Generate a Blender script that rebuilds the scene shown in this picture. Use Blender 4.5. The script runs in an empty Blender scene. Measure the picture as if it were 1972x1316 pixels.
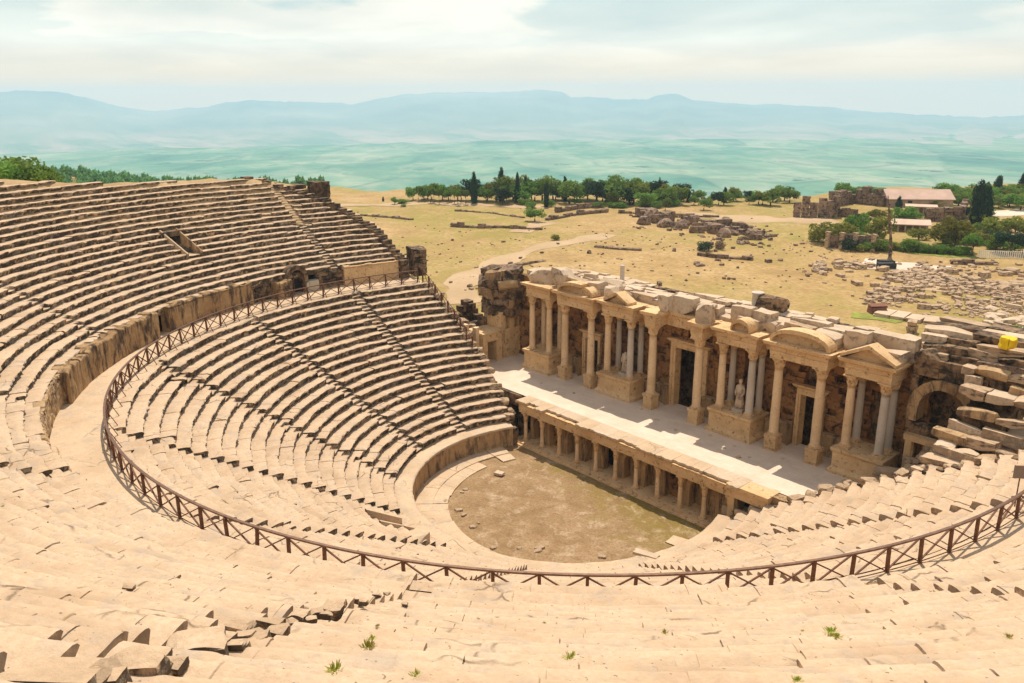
import bpy, math, random
import numpy as np
from mathutils import Vector, Matrix

random.seed(7)
RNG = np.random.default_rng(11)
SC = bpy.context.scene
COL = SC.collection
PI = math.pi
rad = math.radians

# ------------------------------------------------------------------ camera
F_PX, PITCH, ROLL, YAW = 1595.8, 16.34, -0.377, 48.919
CAM = np.array([37.763, -37.899, 27.656])
_p, _r, _y = map(rad, (PITCH, ROLL, YAW))
FW = np.array([-math.sin(_y)*math.cos(_p), math.cos(_y)*math.cos(_p), -math.sin(_p)])
_rt = np.array([math.cos(_y), math.sin(_y), 0.])
_up = np.cross(_rt, FW)
RT = _rt*math.cos(_r) + _up*math.sin(_r)
UP = -_rt*math.sin(_r) + _up*math.cos(_r)

def ray(u, v):
    d = FW*F_PX + RT*(u-986) - UP*(v-658)
    return d/np.linalg.norm(d)
def gp(u, v, z=1.5):
    """survey point: where the sight line through (u, v) meets height z"""
    d = ray(u, v); t = (z-CAM[2])/d[2]
    return CAM + d*t

cd = bpy.data.cameras.new('camera'); cam = bpy.data.objects.new('camera', cd); COL.objects.link(cam)
M = Matrix(((RT[0], UP[0], -FW[0], CAM[0]), (RT[1], UP[1], -FW[1], CAM[1]), (RT[2], UP[2], -FW[2], CAM[2]), (0, 0, 0, 1)))
cam.matrix_world = M
cd.sensor_width = 36; cd.lens = F_PX/1972*36; cd.clip_start = .5; cd.clip_end = 40000
SC.camera = cam

# ------------------------------------------------------------------ noise
def _hash(ix, iy, iz, s):
    h = (ix*374761393 + iy*668265263 + iz*2147483647 + s*1274126177) & 0xffffffff
    h = ((h ^ (h >> 13))*1274126177) & 0xffffffff
    return ((h ^ (h >> 16)) & 0xffff)/32767.5 - 1
def vnoise(x, y, z=0., s=0):
    x, y, z = np.broadcast_arrays(np.asarray(x, float), np.asarray(y, float), np.asarray(z, float))
    ix, iy, iz = (np.floor(a).astype(np.int64) for a in (x, y, z))
    fx, fy, fz = x-ix, y-iy, z-iz
    fx, fy, fz = (f*f*(3-2*f) for f in (fx, fy, fz))
    r = 0
    for dx in (0, 1):
        for dy in (0, 1):
            for dz in (0, 1):
                w = (fx if dx else 1-fx)*(fy if dy else 1-fy)*(fz if dz else 1-fz)
                r = r + w*_hash(ix+dx, iy+dy, iz+dz, s)
    return r
def fbm(x, y, z=0., s=0, o=4):
    r = 0; a = 1.; k = 1.
    for i in range(o):
        r = r + a*vnoise(np.asarray(x)*k, np.asarray(y)*k, np.asarray(z)*k, s+i); a *= .5; k *= 2.03
    return r
def sstep(a, b, x):
    t = np.clip((np.asarray(x, float)-a)/(b-a), 0, 1); return t*t*(3-2*t)

# ------------------------------------------------------------------ materials
def newmat(name):
    m = bpy.data.materials.new(name); m.use_nodes = True
    nt = m.node_tree; b = nt.nodes['Principled BSDF']
    b.inputs['Specular IOR Level'].default_value = .15
    b.inputs['Roughness'].default_value = .9
    return m, nt, b
class N:
    def __init__(s, nt): s.nt = nt; s.L = nt.links
    def n(s, t, **k):
        o = s.nt.nodes.new(t)
        for a, b in k.items(): setattr(o, a, b)
        return o
    def link(s, a, b): s.L.new(a, b)
    def pos(s): return s.n('ShaderNodeNewGeometry').outputs['Position']
    def obj(s): return s.n('ShaderNodeTexCoord').outputs['Object']
    def noise(s, vec, scale, detail=4, rough=.55, dist=0.):
        o = s.n('ShaderNodeTexNoise'); s.link(vec, o.inputs['Vector'])
        o.inputs['Scale'].default_value = scale; o.inputs['Detail'].default_value = detail
        o.inputs['Roughness'].default_value = rough; o.inputs['Distortion'].default_value = dist
        return o.outputs['Fac']
    def voro(s, vec, scale, feature='DISTANCE_TO_EDGE', rnd=1.):
        o = s.n('ShaderNodeTexVoronoi', feature=feature); s.link(vec, o.inputs['Vector'])
        o.inputs['Scale'].default_value = scale; o.inputs['Randomness'].default_value = rnd
        return o
    def ramp(s, fac, stops):
        o = s.n('ShaderNodeValToRGB'); s.link(fac, o.inputs[0])
        e = o.color_ramp.elements
        while len(e) < len(stops): e.new(.5)
        for q, (p, c) in zip(e, stops):
            q.position = p; q.color = (c[0], c[1], c[2], 1) if not isinstance(c, (int, float)) else (c, c, c, 1)
        return o.outputs[0]
    def mix(s, fac, a, b, mode='MIX'):
        o = s.n('ShaderNodeMix', data_type='RGBA', blend_type=mode)
        for sock, v in ((o.inputs[0], fac), (o.inputs[6], a), (o.inputs[7], b)):
            if isinstance(v, (int, float)): sock.default_value = v
            elif isinstance(v, tuple): sock.default_value = (*v, 1)
            else: s.link(v, sock)
        return o.outputs[2]
    def math(s, op, a, b=0.):
        o = s.n('ShaderNodeMath', operation=op)
        for sock, v in ((o.inputs[0], a), (o.inputs[1], b)):
            if isinstance(v, (int, float)): sock.default_value = v
            else: s.link(v, sock)
        return o.outputs[0]
    def scale(s, vec, k):
        o = s.n('ShaderNodeMapping'); s.link(vec, o.inputs[0]); o.inputs['Scale'].default_value = k
        return o.outputs[0]
    def bump(s, h, b, strength=.5, dist=.05):
        o = s.n('ShaderNodeBump'); o.inputs['Strength'].default_value = strength; o.inputs['Distance'].default_value = dist
        s.link(h, o.inputs['Height']); s.link(o.outputs[0], b.inputs['Normal'])

def stone_mat(name, pale, mid, dark, lichen_shade=None, lichen_shade_amt=.5, vertical_only=True, bump=.05, scl=1., cracks=False, objspace=False, streak=None):
    m, nt, b = newmat(name); g = N(nt)
    P = g.obj() if objspace else g.pos()
    big = g.noise(P, .35*scl, 5, .6); fine = g.noise(P, 5*scl, 6, .65); speck = g.noise(P, 24*scl, 3, .6)
    c = g.ramp(big, [(.3, dark), (.5, mid), (.72, pale)])
    c = g.mix(g.ramp(fine, [(.35, .55), (.62, 0.)]), c, dark)
    c = g.mix(g.ramp(speck, [(.66, 0.), (.8, .5)]), c, tuple(x*.35 for x in dark))
    if lichen_shade:
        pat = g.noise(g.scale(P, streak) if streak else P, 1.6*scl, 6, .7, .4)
        k = g.ramp(pat, [(.62-.34*lichen_shade_amt, 0.), (.74-.34*lichen_shade_amt, 1.)])
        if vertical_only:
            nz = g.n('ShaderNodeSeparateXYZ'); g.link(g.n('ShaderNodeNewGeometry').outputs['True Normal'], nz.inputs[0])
            k = g.math('MULTIPLY', k, g.ramp(nz.outputs[2], [(.35, 1.), (.8, .06)]))  # upright faces: lichen plus riser shade laid into the colour
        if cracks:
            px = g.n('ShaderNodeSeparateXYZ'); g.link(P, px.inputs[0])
            k = g.math('MULTIPLY', k, g.ramp(g.math('MULTIPLY', g.math('ADD', px.outputs[0], 30.), 1/60.), [(.5, 1.), (.85, .5)]))  # painted riser shade is fullest on the left wing, weaker to the right
        lc = g.mix(fine, lichen_shade, tuple(x*2.2 for x in lichen_shade))
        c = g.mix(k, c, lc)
    if cracks:                      # grey and ochre weather stains, pits
        st = g.noise(P, .9, 5, .7, .6)
        c = g.mix(g.ramp(st, [(.50, 0.), (.68, .6)]), c, (.42, .345, .265))
        c = g.mix(g.ramp(g.noise(P, 2.3, 4, .7), [(.56, 0.), (.74, .5)]), c, (.60, .40, .20))
        pit = g.ramp(g.noise(P, 9., 2, .5), [(.69, 0.), (.73, .75)])
        c = g.mix(pit, c, (.15, .105, .07))
    h = g.math('ADD', g.math('MULTIPLY', fine, .6), g.math('MULTIPLY', speck, .25))
    if cracks:
        w = g.n('ShaderNodeMix', data_type='VECTOR'); g.link(P, w.inputs[4])
        nn = g.n('ShaderNodeTexNoise'); g.link(P, nn.inputs['Vector']); nn.inputs['Scale'].default_value = 1.3; nn.inputs['Detail'].default_value = 4
        g.link(nn.outputs['Color'], w.inputs[5]); w.inputs[0].default_value = .35
        v = g.voro(w.outputs[1], .9)
        ck = g.ramp(v.outputs['Distance'], [(.0, 0.), (.03, 1.)])
        gate = g.ramp(g.noise(P, .5, 3), [(.54, 0.), (.66, 1.)])
        ckm = g.math('MULTIPLY', g.math('SUBTRACT', 1., ck), gate)
        c = g.mix(g.math('MULTIPLY', ckm, .75), c, tuple(x*.28 for x in dark))
        h = g.math('SUBTRACT', h, g.math('MULTIPLY', ckm, .8))
    g.link(c, b.inputs['Base Color'])
    g.bump(h, b, 1., bump)
    return m

def flat_mat(name, col, rough=.8, metal=0., var=.25, scl=3., bump=.0, spec=.2):
    m, nt, b = newmat(name); g = N(nt); P = g.obj()
    nz = g.noise(P, scl, 5, .6)
    c = g.ramp(nz, [(.3, tuple(x*(1-var) for x in col)), (.7, tuple(min(1, x*(1+var)) for x in col))])
    g.link(c, b.inputs['Base Color'])
    b.inputs['Roughness'].default_value = rough; b.inputs['Metallic'].default_value = metal
    b.inputs['Specular IOR Level'].default_value = spec
    if bump: g.bump(nz, b, 1., bump)
    return m

MAT = {}
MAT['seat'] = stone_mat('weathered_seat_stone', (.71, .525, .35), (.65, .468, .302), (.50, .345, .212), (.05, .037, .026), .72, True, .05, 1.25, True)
MAT['seat_near'] = stone_mat('worn_seat_stone', (.68, .50, .32), (.61, .44, .275), (.50, .345, .205), (.13, .095, .062), .55, True, .04, 1., True)
MAT['pave'] = stone_mat('paving_stone', (.69, .51, .335), (.63, .46, .295), (.51, .36, .22), None, 0, True, .03, 1.2, True)
MAT['podium'] = stone_mat('podium_stone', (.60, .41, .22), (.50, .33, .17), (.33, .205, .10), (.10, .064, .04), .38, False, .05, streak=(1, 1, .22))
MAT['podiumwall'] = stone_mat('streaked_wall_stone', (.56, .37, .185), (.46, .29, .14), (.30, .175, .08), (.06, .04, .026), .42, False, .08, streak=(1, 1, .3))
MAT['broken'] = stone_mat('broken_seat_stone', (.70, .51, .335), (.63, .45, .285), (.48, .33, .20), (.085, .062, .042), .7, True, .06, 1.6)  # side faces darkened in the colour to deepen their shade
MAT['marble'] = stone_mat('carved_marble', (.86, .61, .34), (.77, .52, .27), (.58, .37, .18), (.17, .10, .05), .2, False, .06, 1.8)
MAT['column'] = stone_mat('column_marble', (.88, .66, .42), (.80, .58, .35), (.62, .42, .23), (.22, .14, .08), .08, False, .02, 1.6)
MAT['greymarble'] = stone_mat('restored_grey_marble', (.64, .56, .47), (.57, .49, .40), (.48, .40, .31), None, 0, False, .015, 1.6)
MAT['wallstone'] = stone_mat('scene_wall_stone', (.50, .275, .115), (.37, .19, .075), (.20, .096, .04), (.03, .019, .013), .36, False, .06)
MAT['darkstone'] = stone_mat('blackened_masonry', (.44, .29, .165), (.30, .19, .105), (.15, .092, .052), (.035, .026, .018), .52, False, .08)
MAT['rubble'] = stone_mat('rubble_stone', (.66, .49, .325), (.55, .39, .245), (.35, .235, .14), (.075, .052, .034), .35, False, .05, 1., False, True)
MAT['paleblock'] = stone_mat('pale_coping_stone', (.70, .56, .405), (.62, .475, .33), (.47, .335, .21), (.15, .11, .08), .28, True, .05)
MAT['stage'] = stone_mat('stage_paving', (.73, .58, .45), (.70, .55, .42), (.64, .49, .365), None, 0, True, .008, .6)
MAT['ruin'] = stone_mat('ruin_masonry', (.44, .30, .20), (.33, .215, .14), (.18, .115, .075), (.04, .03, .022), .4, False, .1)
MAT['rust'] = flat_mat('rusty_steel', (.17, .078, .042), .6, .2, .45, 5.)
MAT['rail'] = flat_mat('worn_steel_rail', (.20, .115, .075), .42, .55, .3, 5.)
MAT['bark'] = flat_mat('bark', (.10, .07, .045), .9, 0, .3)
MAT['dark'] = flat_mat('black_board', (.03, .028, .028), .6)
MAT['roof'] = flat_mat('pink_roof', (.54, .37, .28), .8, 0, .12, .4)
MAT['plaster'] = flat_mat('plaster', (.36, .26, .18), .9, 0, .15, .8)
MAT['pavilion'] = flat_mat('pavilion_roof', (.60, .44, .32), .8, 0, .1, .5)
MAT['white'] = flat_mat('white_paint', (.75, .73, .70), .6, 0, .08)
MAT['yellow'] = flat_mat('yellow_tarp', (.85, .56, .01), .5, 0, .15, 2.)
MAT['sign'] = flat_mat('sign_board', (.32, .25, .2), .7, 0, .1)
MAT['brownbox'] = flat_mat('brown_stone', (.23, .10, .06), .9, 0, .3, 2., .03)
MAT['plaque'] = flat_mat('pale_panel', (.52, .43, .32), .8, 0, .08)

def leaf_mat(name, a, b_):
    m, nt, b = newmat(name); g = N(nt)
    nz = g.noise(g.obj(), .9, 3); inf = g.n('ShaderNodeObjectInfo').outputs['Random']
    c = g.mix(g.ramp(nz, [(.35, 0.), (.65, 1.)]), a, b_)
    hs = g.n('ShaderNodeHueSaturation'); g.link(c, hs.inputs['Color'])
    g.link(g.math('ADD', g.math('MULTIPLY', inf, .05), .475), hs.inputs['Hue'])
    g.link(g.math('ADD', g.math('MULTIPLY', inf, .5), .75), hs.inputs['Value'])
    g.link(hs.outputs[0], b.inputs['Base Color'])
    b.inputs['Roughness'].default_value = .7
    tr = g.n('ShaderNodeBsdfTranslucent'); g.link(hs.outputs[0], tr.inputs[0])
    mx = g.n('ShaderNodeMixShader'); mx.inputs[0].default_value = .52
    g.link(b.outputs[0], mx.inputs[1]); g.link(tr.outputs[0], mx.inputs[2])
    g.link(mx.outputs[0], nt.nodes['Material Output'].inputs[0])
    return m
MAT['leaf'] = leaf_mat('broadleaf', (.12, .21, .03), (.22, .32, .055))
MAT['leafdark'] = leaf_mat('cypress_leaf', (.028, .055, .024), (.05, .085, .034))
MAT['leafyellow'] = leaf_mat('olive_leaf', (.19, .21, .03), (.28, .27, .045))
MAT['forest'] = leaf_mat('forest_leaf', (.12, .34, .12), (.18, .43, .16))
MAT['tuft'] = leaf_mat('weed_leaf', (.34, .36, .04), (.46, .43, .06))

def stage_floor_mat():
    m, nt, b = newmat('stage_floor_slabs'); g = N(nt); P = g.pos()
    c = g.ramp(g.noise(P, .55, 6, .65, .4), [(.3, (.66, .515, .39)), (.5, (.74, .59, .45)), (.7, (.79, .64, .50))])
    br = g.n('ShaderNodeTexBrick'); g.link(P, br.inputs['Vector']); br.inputs['Scale'].default_value = .62; br.inputs['Mortar Size'].default_value = .008
    br.inputs['Color1'].default_value = (1, 1, 1, 1); br.inputs['Color2'].default_value = (.93, .92, .9, 1); br.inputs['Mortar'].default_value = (.82, .79, .75, 1)
    c = g.mix(.8, c, br.outputs['Color'], 'MULTIPLY')
    c = g.mix(g.ramp(g.noise(P, 7, 4, .7), [(.62, 0.), (.8, .35)]), c, (.34, .25, .17))
    g.link(c, b.inputs['Base Color']); g.bump(g.noise(P, 4, 5, .6), b, 1., .012); return m
MAT['stage'] = stage_floor_mat()
# ------------------------------------------------------------------ mesh building
class MB:
    def __init__(s): s.v = []; s.f = []; s.n = 0
    def add(s, v, f):
        v = np.asarray(v, float).reshape(-1, 3)
        s.v.append(v); s.f += [tuple(int(i)+s.n for i in q) for q in f]; s.n += len(v); return s
    def grid(s, G, closed=False, keep=None):
        """G: (m, n, 3) array of points"""
        m, n = G.shape[:2]; base = s.n
        s.v.append(G.reshape(-1, 3)); s.n += m*n
        mm = m if closed else m-1
        I, J = np.meshgrid(np.arange(mm), np.arange(n-1), indexing='ij')
        if keep is not None: k = keep[:mm, :n-1]; I, J = I[k], J[k]
        I, J = I.ravel(), J.ravel(); I2 = (I+1) % m
        q = np.stack([I*n+J, I2*n+J, I2*n+J+1, I*n+J+1], 1)+base
        s.f += [tuple(r) for r in q.tolist()]; return s
    def box(s, a, b, T=None, jit=0., seed=None):
        (x0, y0, z0), (x1, y1, z1) = a, b
        v = np.array([(x0, y0, z0), (x1, y0, z0), (x1, y1, z0), (x0, y1, z0), (x0, y0, z1), (x1, y0, z1), (x1, y1, z1), (x0, y1, z1)], float)
        if jit: v += RNG.uniform(-jit, jit, v.shape)
        if T is not None: v = T(v)
        return s.add(v, [(0, 3, 2, 1), (4, 5, 6, 7), (0, 1, 5, 4), (1, 2, 6, 5), (2, 3, 7, 6), (3, 0, 4, 7)])
    def tube(s, pts, r, k=8, cap=True, up=(0, 0, 1)):
        pts = np.asarray(pts, float); rr = np.broadcast_to(np.asarray(r, float), (len(pts),))
        G = []
        for i, p in enumerate(pts):
            t = pts[min(i+1, len(pts)-1)]-pts[max(i-1, 0)]; t /= np.linalg.norm(t)+1e-9
            a = np.cross(t, up)
            if np.linalg.norm(a) < 1e-3: a = np.cross(t, (1, 0, 0))
            a /= np.linalg.norm(a); b = np.cross(a, t)
            th = np.linspace(0, 2*PI, k+1)
            G.append(p+rr[i]*(np.cos(th)[:, None]*a+np.sin(th)[:, None]*b))
        base = s.n
        s.grid(np.array(G))
        if cap:
            s.f.append(tuple(range(base, base+k))); e = base+(len(pts)-1)*(k+1); s.f.append(tuple(range(e+k-1, e-1, -1)))
        return s
    def bar(s, a, b, w, h):
        a, b = np.asarray(a, float), np.asarray(b, float); d = b-a; L = np.linalg.norm(d); d /= L
        x = np.cross(d, (0, 0, 1.)); 
        if np.linalg.norm(x) < 1e-3: x = np.array([1., 0, 0])
        x /= np.linalg.norm(x); y = np.cross(x, d)
        return s.box((-w/2, -h/2, 0), (w/2, h/2, L), T=lambda v: a+v[:, :1]*x+v[:, 1:2]*y+v[:, 2:]*d)
    def lathe(s, prof, k=20, c=(0, 0, 0), fold=0., nf=9, sq=1.):
        th = np.linspace(0, 2*PI, k+1)
        G = np.array([[(c[0]+r*(1+fold*math.sin(nf*t+z*2))*math.cos(t), c[1]+sq*r*(1+fold*math.sin(nf*t+z*2))*math.sin(t), c[2]+z) for r, z in prof] for t in th])
        s.grid(G)
        return s
    def prism(s, poly, y0, y1, T=None):
        """polygon in x,z extruded along y"""
        n = len(poly); v = [(x, y0, z) for x, z in poly]+[(x, y1, z) for x, z in poly]
        f = [tuple(range(n)), tuple(range(2*n-1, n-1, -1))]+[(i, (i+1) % n+0, (i+1) % n+n, i+n) for i in range(n)]
        f = [tuple(range(n)), tuple(range(2*n-1, n-1, -1))]+[(i, i+n, (i+1) % n+n, (i+1) % n) for i in range(n)]
        v = np.array(v, float)
        if T is not None: v = T(v)
        return s.add(v, f)
    def mesh(s, name, mat, smooth=False, origin=None):
        me = bpy.data.meshes.new(name)
        V = np.concatenate(s.v) if s.v else np.zeros((0, 3))
        if origin is not None: V = V-np.asarray(origin, float)
        me.from_pydata(V.tolist(), [], s.f); me.update()
        for m in (mat if isinstance(mat, (list, tuple)) else [mat]): me.materials.append(MAT[m] if isinstance(m, str) else m)
        if smooth: me.polygons.foreach_set('use_smooth', np.ones(len(me.polygons), bool))
        return me
    def build(s, name, mat, parent=None, smooth=False, origin=None):
        o = bpy.data.objects.new(name, s.mesh(name, mat, smooth, origin)); COL.objects.link(o)
        if parent is not None:
            o.parent = parent
            if origin is None:
                o.matrix_parent_inverse = parent.matrix_basis.inverted()
        elif origin is not None: o.location = origin
        return o

def thing(name, label, cat, loc=(0, 0, 0), rz=0., group=None):
    o = bpy.data.objects.new(name, None); COL.objects.link(o); o.location = loc; o.rotation_euler = (0, 0, rz)
    o.empty_display_size = .3
    return tag(o, label, cat, group)
def tag(o, label=None, cat=None, group=None):
    if label: o['label'] = label
    if cat: o['category'] = cat
    if group: o['group'] = group
    return o
def struct(o): o['kind'] = 'structure'; return o
def link_mesh(name, me, parent=None, loc=(0, 0, 0), rot=(0, 0, 0), scale=(1, 1, 1)):
    o = bpy.data.objects.new(name, me); COL.objects.link(o); o.parent = parent
    o.location = loc; o.rotation_euler = rot; o.scale = scale; return o

def rock_mb(seed, n=5, rnd=.35, rough=.16, flat=0.):
    """a broken stone: a rounded, chipped block about one unit across"""
    g = np.linspace(-1, 1, n+1); mb = MB()
    fs = []
    A, B = np.meshgrid(g, g, indexing='ij'); O = np.ones_like(A)
    for ax, sg in ((0, 1), (0, -1), (1, 1), (1, -1), (2, 1), (2, -1)):
        c = [None]*3; c[ax] = O*sg; o = [i for i in range(3) if i != ax]
        c[o[0]], c[o[1]] = (A, B) if sg*(1 if ax != 1 else -1) > 0 else (B, A)
        fs.append(np.stack(c, -1))
    for G in fs:
        L = np.linalg.norm(G, axis=-1, keepdims=True)
        Q = G*(1-rnd)+G/L*rnd*1.25
        q = Q*1.3
        d = fbm(q[..., 0]+seed*7.3, q[..., 1], q[..., 2], seed, 3)
        q2 = np.floor((Q+np.array([.3, .1, .2])*seed)*1.6)
        Q = Q*(1+rough*d[..., None])*.5
        # flat chips
        rs = np.random.default_rng(seed)
        for _ in range(4):
            nrm = rs.normal(size=3); nrm /= np.linalg.norm(nrm); lim = rs.uniform(.40, .62)
            ex = np.maximum(Q@nrm-lim, 0); Q = Q-ex[..., None]*nrm
        mb.grid(Q)
    return mb
ROCKS = {}
def rock_mesh(mat, k, kind='rock'):
    key = (mat, k, kind)
    if key not in ROCKS:
        ROCKS[key] = (rock_mb(k*13+5) if kind == 'rock' else rock_mb(k*17+3, 6, .035, .075)).mesh('stone_mesh', mat)
    return ROCKS[key]
def rock_thing(name, label, cat, loc, size, rz=0, mat='rubble', k=0, kind='rock', group=None, tilt=(0, 0)):
    o = link_mesh(name, rock_mesh(mat, k, kind), None, loc, (tilt[0], tilt[1], rz), size)
    return tag(o, label, cat, group)

# ================================================================== THE SETTING
H2, R2 = 10.7, 28.19
VIEWAZ = math.atan2(FW[1], FW[0])
def edge_dist(az):
    return np.interp(np.degrees(az), [-60, -33, -22, -12, -4, 4, 12, 20, 30, 60], [420, 330, 280, 262, 243, 232, 228, 240, 300, 380])
def ground_z(x, y):
    x = np.asarray(x, float); y = np.asarray(y, float)
    dx, dy = x-CAM[0], y-CAM[1]; D = np.hypot(dx, dy)
    az = -(np.arctan2(dy, dx)-VIEWAZ); az = (az+PI) % (2*PI)-PI
    r = np.hypot(x, y)
    z = 1.5 + .5*fbm(x/38., y/38., 0, 3, 3)*sstep(60, 110, D)+.1*fbm(x/6., y/6., 0, 9, 2)*sstep(45, 90, D)
    # wooded rise on the left beyond the theatre
    deg = np.degrees(az)
    z = z + 5.*(1-sstep(-33, -20, deg))*sstep(215, 330, D)
    E = edge_dist(az)*(1+.03*fbm(deg/3., 0*deg, 0, 5, 3))
    k = np.where(np.abs(az) < rad(75), 1., 0.)
    drop = sstep(0, 330, D-E)*k
    z = z*(1-drop) + drop*(-150+4*fbm(x/900., y/900., 0, 21, 3))
    inside = 1-sstep(60, 72, r)
    front = sstep(16, 24, y)          # outside, behind the stage building
    return z*(1-inside*(1-front)) + (-2.5)*inside*(1-front)

def build_ground():
    m, nt, b = newmat('dry_ground'); g = N(nt); P = g.pos()
    big = g.noise(P, .022, 5, .6); mid = g.noise(P, .12, 6, .65); fine = g.noise(P, 1.4, 5, .65)
    c = g.ramp(mid, [(.3, (.36, .225, .085)), (.5, (.47, .305, .125)), (.7, (.55, .375, .18))])
    gr = g.math('MULTIPLY', g.ramp(big, [(.44, 0.), (.58, .92)]), g.ramp(g.noise(P, .3, 5, .7), [(.38, .1), (.6, 1.)]))
    c = g.mix(gr, c, (.29, .26, .045))
    gr2 = g.ramp(g.noise(P, .06, 5, .7), [(.64, 0.), (.74, .7)])
    c = g.mix(gr2, c, (.17, .20, .035))
    c = g.mix(g.ramp(fine, [(.36, .7), (.58, 0.)]), c, (.27, .175, .065))
    dots = g.ramp(g.noise(P, 1.3, 3, .6), [(.66, 0.), (.71, .8)])
    c = g.mix(dots, c, (.10, .085, .04))
    # the plain far below: strips of fields, hedges and scattered groves
    def strips(lx, ly, ang):
        o = g.n('ShaderNodeMapping', vector_type='TEXTURE'); g.link(P, o.inputs[0])
        o.inputs['Rotation'].default_value = (0, 0, rad(ang)); o.inputs['Scale'].default_value = (lx, ly, 1e6); return o.outputs[0]
    n_a = g.noise(strips(460, 760, 44), 1., 5, .6, .2); n_b = g.noise(strips(170, 330, 53), 1., 4, .65, .1)
    fc = g.ramp(n_a, [(.34, (.03, .14, .09)), (.45, (.10, .25, .14)), (.55, (.20, .34, .19)), (.66, (.46, .45, .30))])
    fc = g.mix(.5, fc, g.ramp(n_b, [(.36, (.03, .13, .09)), (.5, (.14, .29, .16)), (.58, (.46, .44, .30)), (.66, (.04, .15, .09))]))
    v2 = g.voro(strips(230, 430, 50), 1., 'F1')
    fc = g.mix(.26, fc, g.ramp(v2.outputs['Color'], [(.2, (.03, .14, .09)), (.5, (.16, .30, .16)), (.85, (.52, .48, .34))]))
    eg = g.ramp(g.voro(strips(230, 430, 50), 1.).outputs['Distance'], [(.0, .45), (.05, 0.)])
    fc = g.mix(g.math('MULTIPLY', eg, g.ramp(g.noise(P, .004, 4, .6), [(.4, 0.), (.6, 1.)])), fc, (.02, .09, .06))
    grove = g.ramp(g.noise(P, .009, 6, .75), [(.62, 0.), (.66, .9)])
    fc = g.mix(grove, fc, (.015, .06, .04))
    sz = g.n('ShaderNodeSeparateXYZ'); g.link(P, sz.inputs[0])
    low = g.ramp(g.math('ADD', g.math('MULTIPLY', sz.outputs[2], 1/40.), 1.), [(.1, 1.), (.9, 0.)])
    c = g.mix(low, c, fc)
    g.link(c, b.inputs['Base Color'])
    g.bump(g.math('ADD', fine, mid), b, .7, .15)
    rs = np.concatenate([[.5], np.geomspace(6, 300, 130), np.geomspace(306, 7100, 85)])
    az = np.concatenate([np.linspace(-PI, -rad(50), 50)[:-1], np.linspace(-rad(50), rad(50), 330), np.linspace(rad(50), PI, 50)[1:]])
    A, Rr = np.meshgrid(-az+VIEWAZ, rs, indexing='ij')
    X = CAM[0]+Rr*np.cos(A); Y = CAM[1]+Rr*np.sin(A)
    mb = MB().grid(np.stack([X, Y, ground_z(X, Y)], -1)[::-1])
    struct(mb.build('ground', m, None, True))
build_ground()

def build_mountains():
    m, nt, b = newmat('mountain_scrub'); g = N(nt); P = g.pos()
    c = g.ramp(g.noise(P, .0009, 6, .65), [(.35, (.20, .27, .24)), (.55, (.31, .34, .28)), (.7, (.42, .41, .34))])
    sz = g.n('ShaderNodeSeparateXYZ'); g.link(P, sz.inputs[0])
    foot = g.ramp(g.math('ADD', g.math('MULTIPLY', sz.outputs[2], 1/120.), 1.25), [(.0, 1.), (.45, 0.)])
    fc = g.ramp(g.noise(g.scale(P, (.0016, .004, .01)), 1., 6, .7), [(.40, (.16, .27, .2)), (.54, (.40, .36, .29)), (.70, (.56, .46, .37))])
    c = g.mix(foot, c, fc); g.link(c, b.inputs['Base Color'])
    prof = [(-300, 190), (0, 176), (70, 175), (125, 177), (170, 190), (230, 205), (300, 215), (350, 209), (400, 206), (440, 197), (480, 193), (530, 195), (620, 197), (680, 201), (720, 192), (780, 182), (860, 178), (960, 178), (1045, 173), (1080, 177), (1100, 187), (1130, 186), (1190, 191), (1245, 192), (1265, 184), (1290, 180), (1310, 183), (1330, 193), (1400, 198), (1440, 201), (1500, 201), (1550, 204), (1600, 207), (1650, 213), (1700, 217), (1800, 222), (1900, 226), (1972, 222), (2300, 205)]
    D1 = 6600.; az = []; zr = []
    for u, v in prof:
        d = ray(u, v); h = math.hypot(d[0], d[1]); az.append(-(math.atan2(d[1], d[0])-VIEWAZ)); zr.append(CAM[2]+d[2]/h*D1)
    A = np.linspace(rad(-62), rad(62), 420)
    ridge = np.interp(A, [rad(-70)]+az+[rad(70)], [120]+zr+[120])+fbm(A*260, 0*A, 0, 31, 3)*5
    T = np.linspace(0, 1, 60); D = 3400+T*(D1-3400)
    AA, TT = np.meshgrid(A, T, indexing='ij'); DD = 3400+TT*(D1-3400)
    shape = .16*sstep(0, .32, TT)+.84*sstep(.22, 1.02, TT)**.9
    Z = -156+(ridge[:, None]+156)*shape+(fbm(AA*38, TT*4, 0, 41, 4)*14)*np.sin(PI*np.clip(TT, 0, 1))
    X = CAM[0]+DD*np.cos(VIEWAZ-AA); Y = CAM[1]+DD*np.sin(VIEWAZ-AA)
    # far slope
    bk = np.stack([CAM[0]+7150*np.cos(VIEWAZ-A), CAM[1]+7150*np.sin(VIEWAZ-A), -160+0*A], -1)[:, None]
    G = np.concatenate([np.stack([X, Y, Z], -1), bk], 1)
    struct(MB().grid(G[::-1]).build('mountains', m, None, True))
build_mountains()

def build_haze():
    m = bpy.data.materials.new('valley_air'); m.use_nodes = True; nt = m.node_tree; nt.nodes.clear()
    o = nt.nodes.new('ShaderNodeOutputMaterial'); v = nt.nodes.new('ShaderNodeVolumePrincipled')
    v.inputs['Color'].default_value = (.53, .79, 1., 1); v.inputs['Density'].default_value = 1.8e-4
    v.inputs['Anisotropy'].default_value = .25
    nt.links.new(v.outputs[0], o.inputs['Volume'])
    hz = MB().box((-7300, -7300, -175), (7300, 7300, 132)).build('haze', m)
    hz.location = (CAM[0], CAM[1], 0); hz.rotation_euler = (0, 0, VIEWAZ)
    hz['kind'] = 'stuff'; tag(hz, 'pale blue summer haze lying over the valley and the mountains', 'haze')
build_haze()

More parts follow.
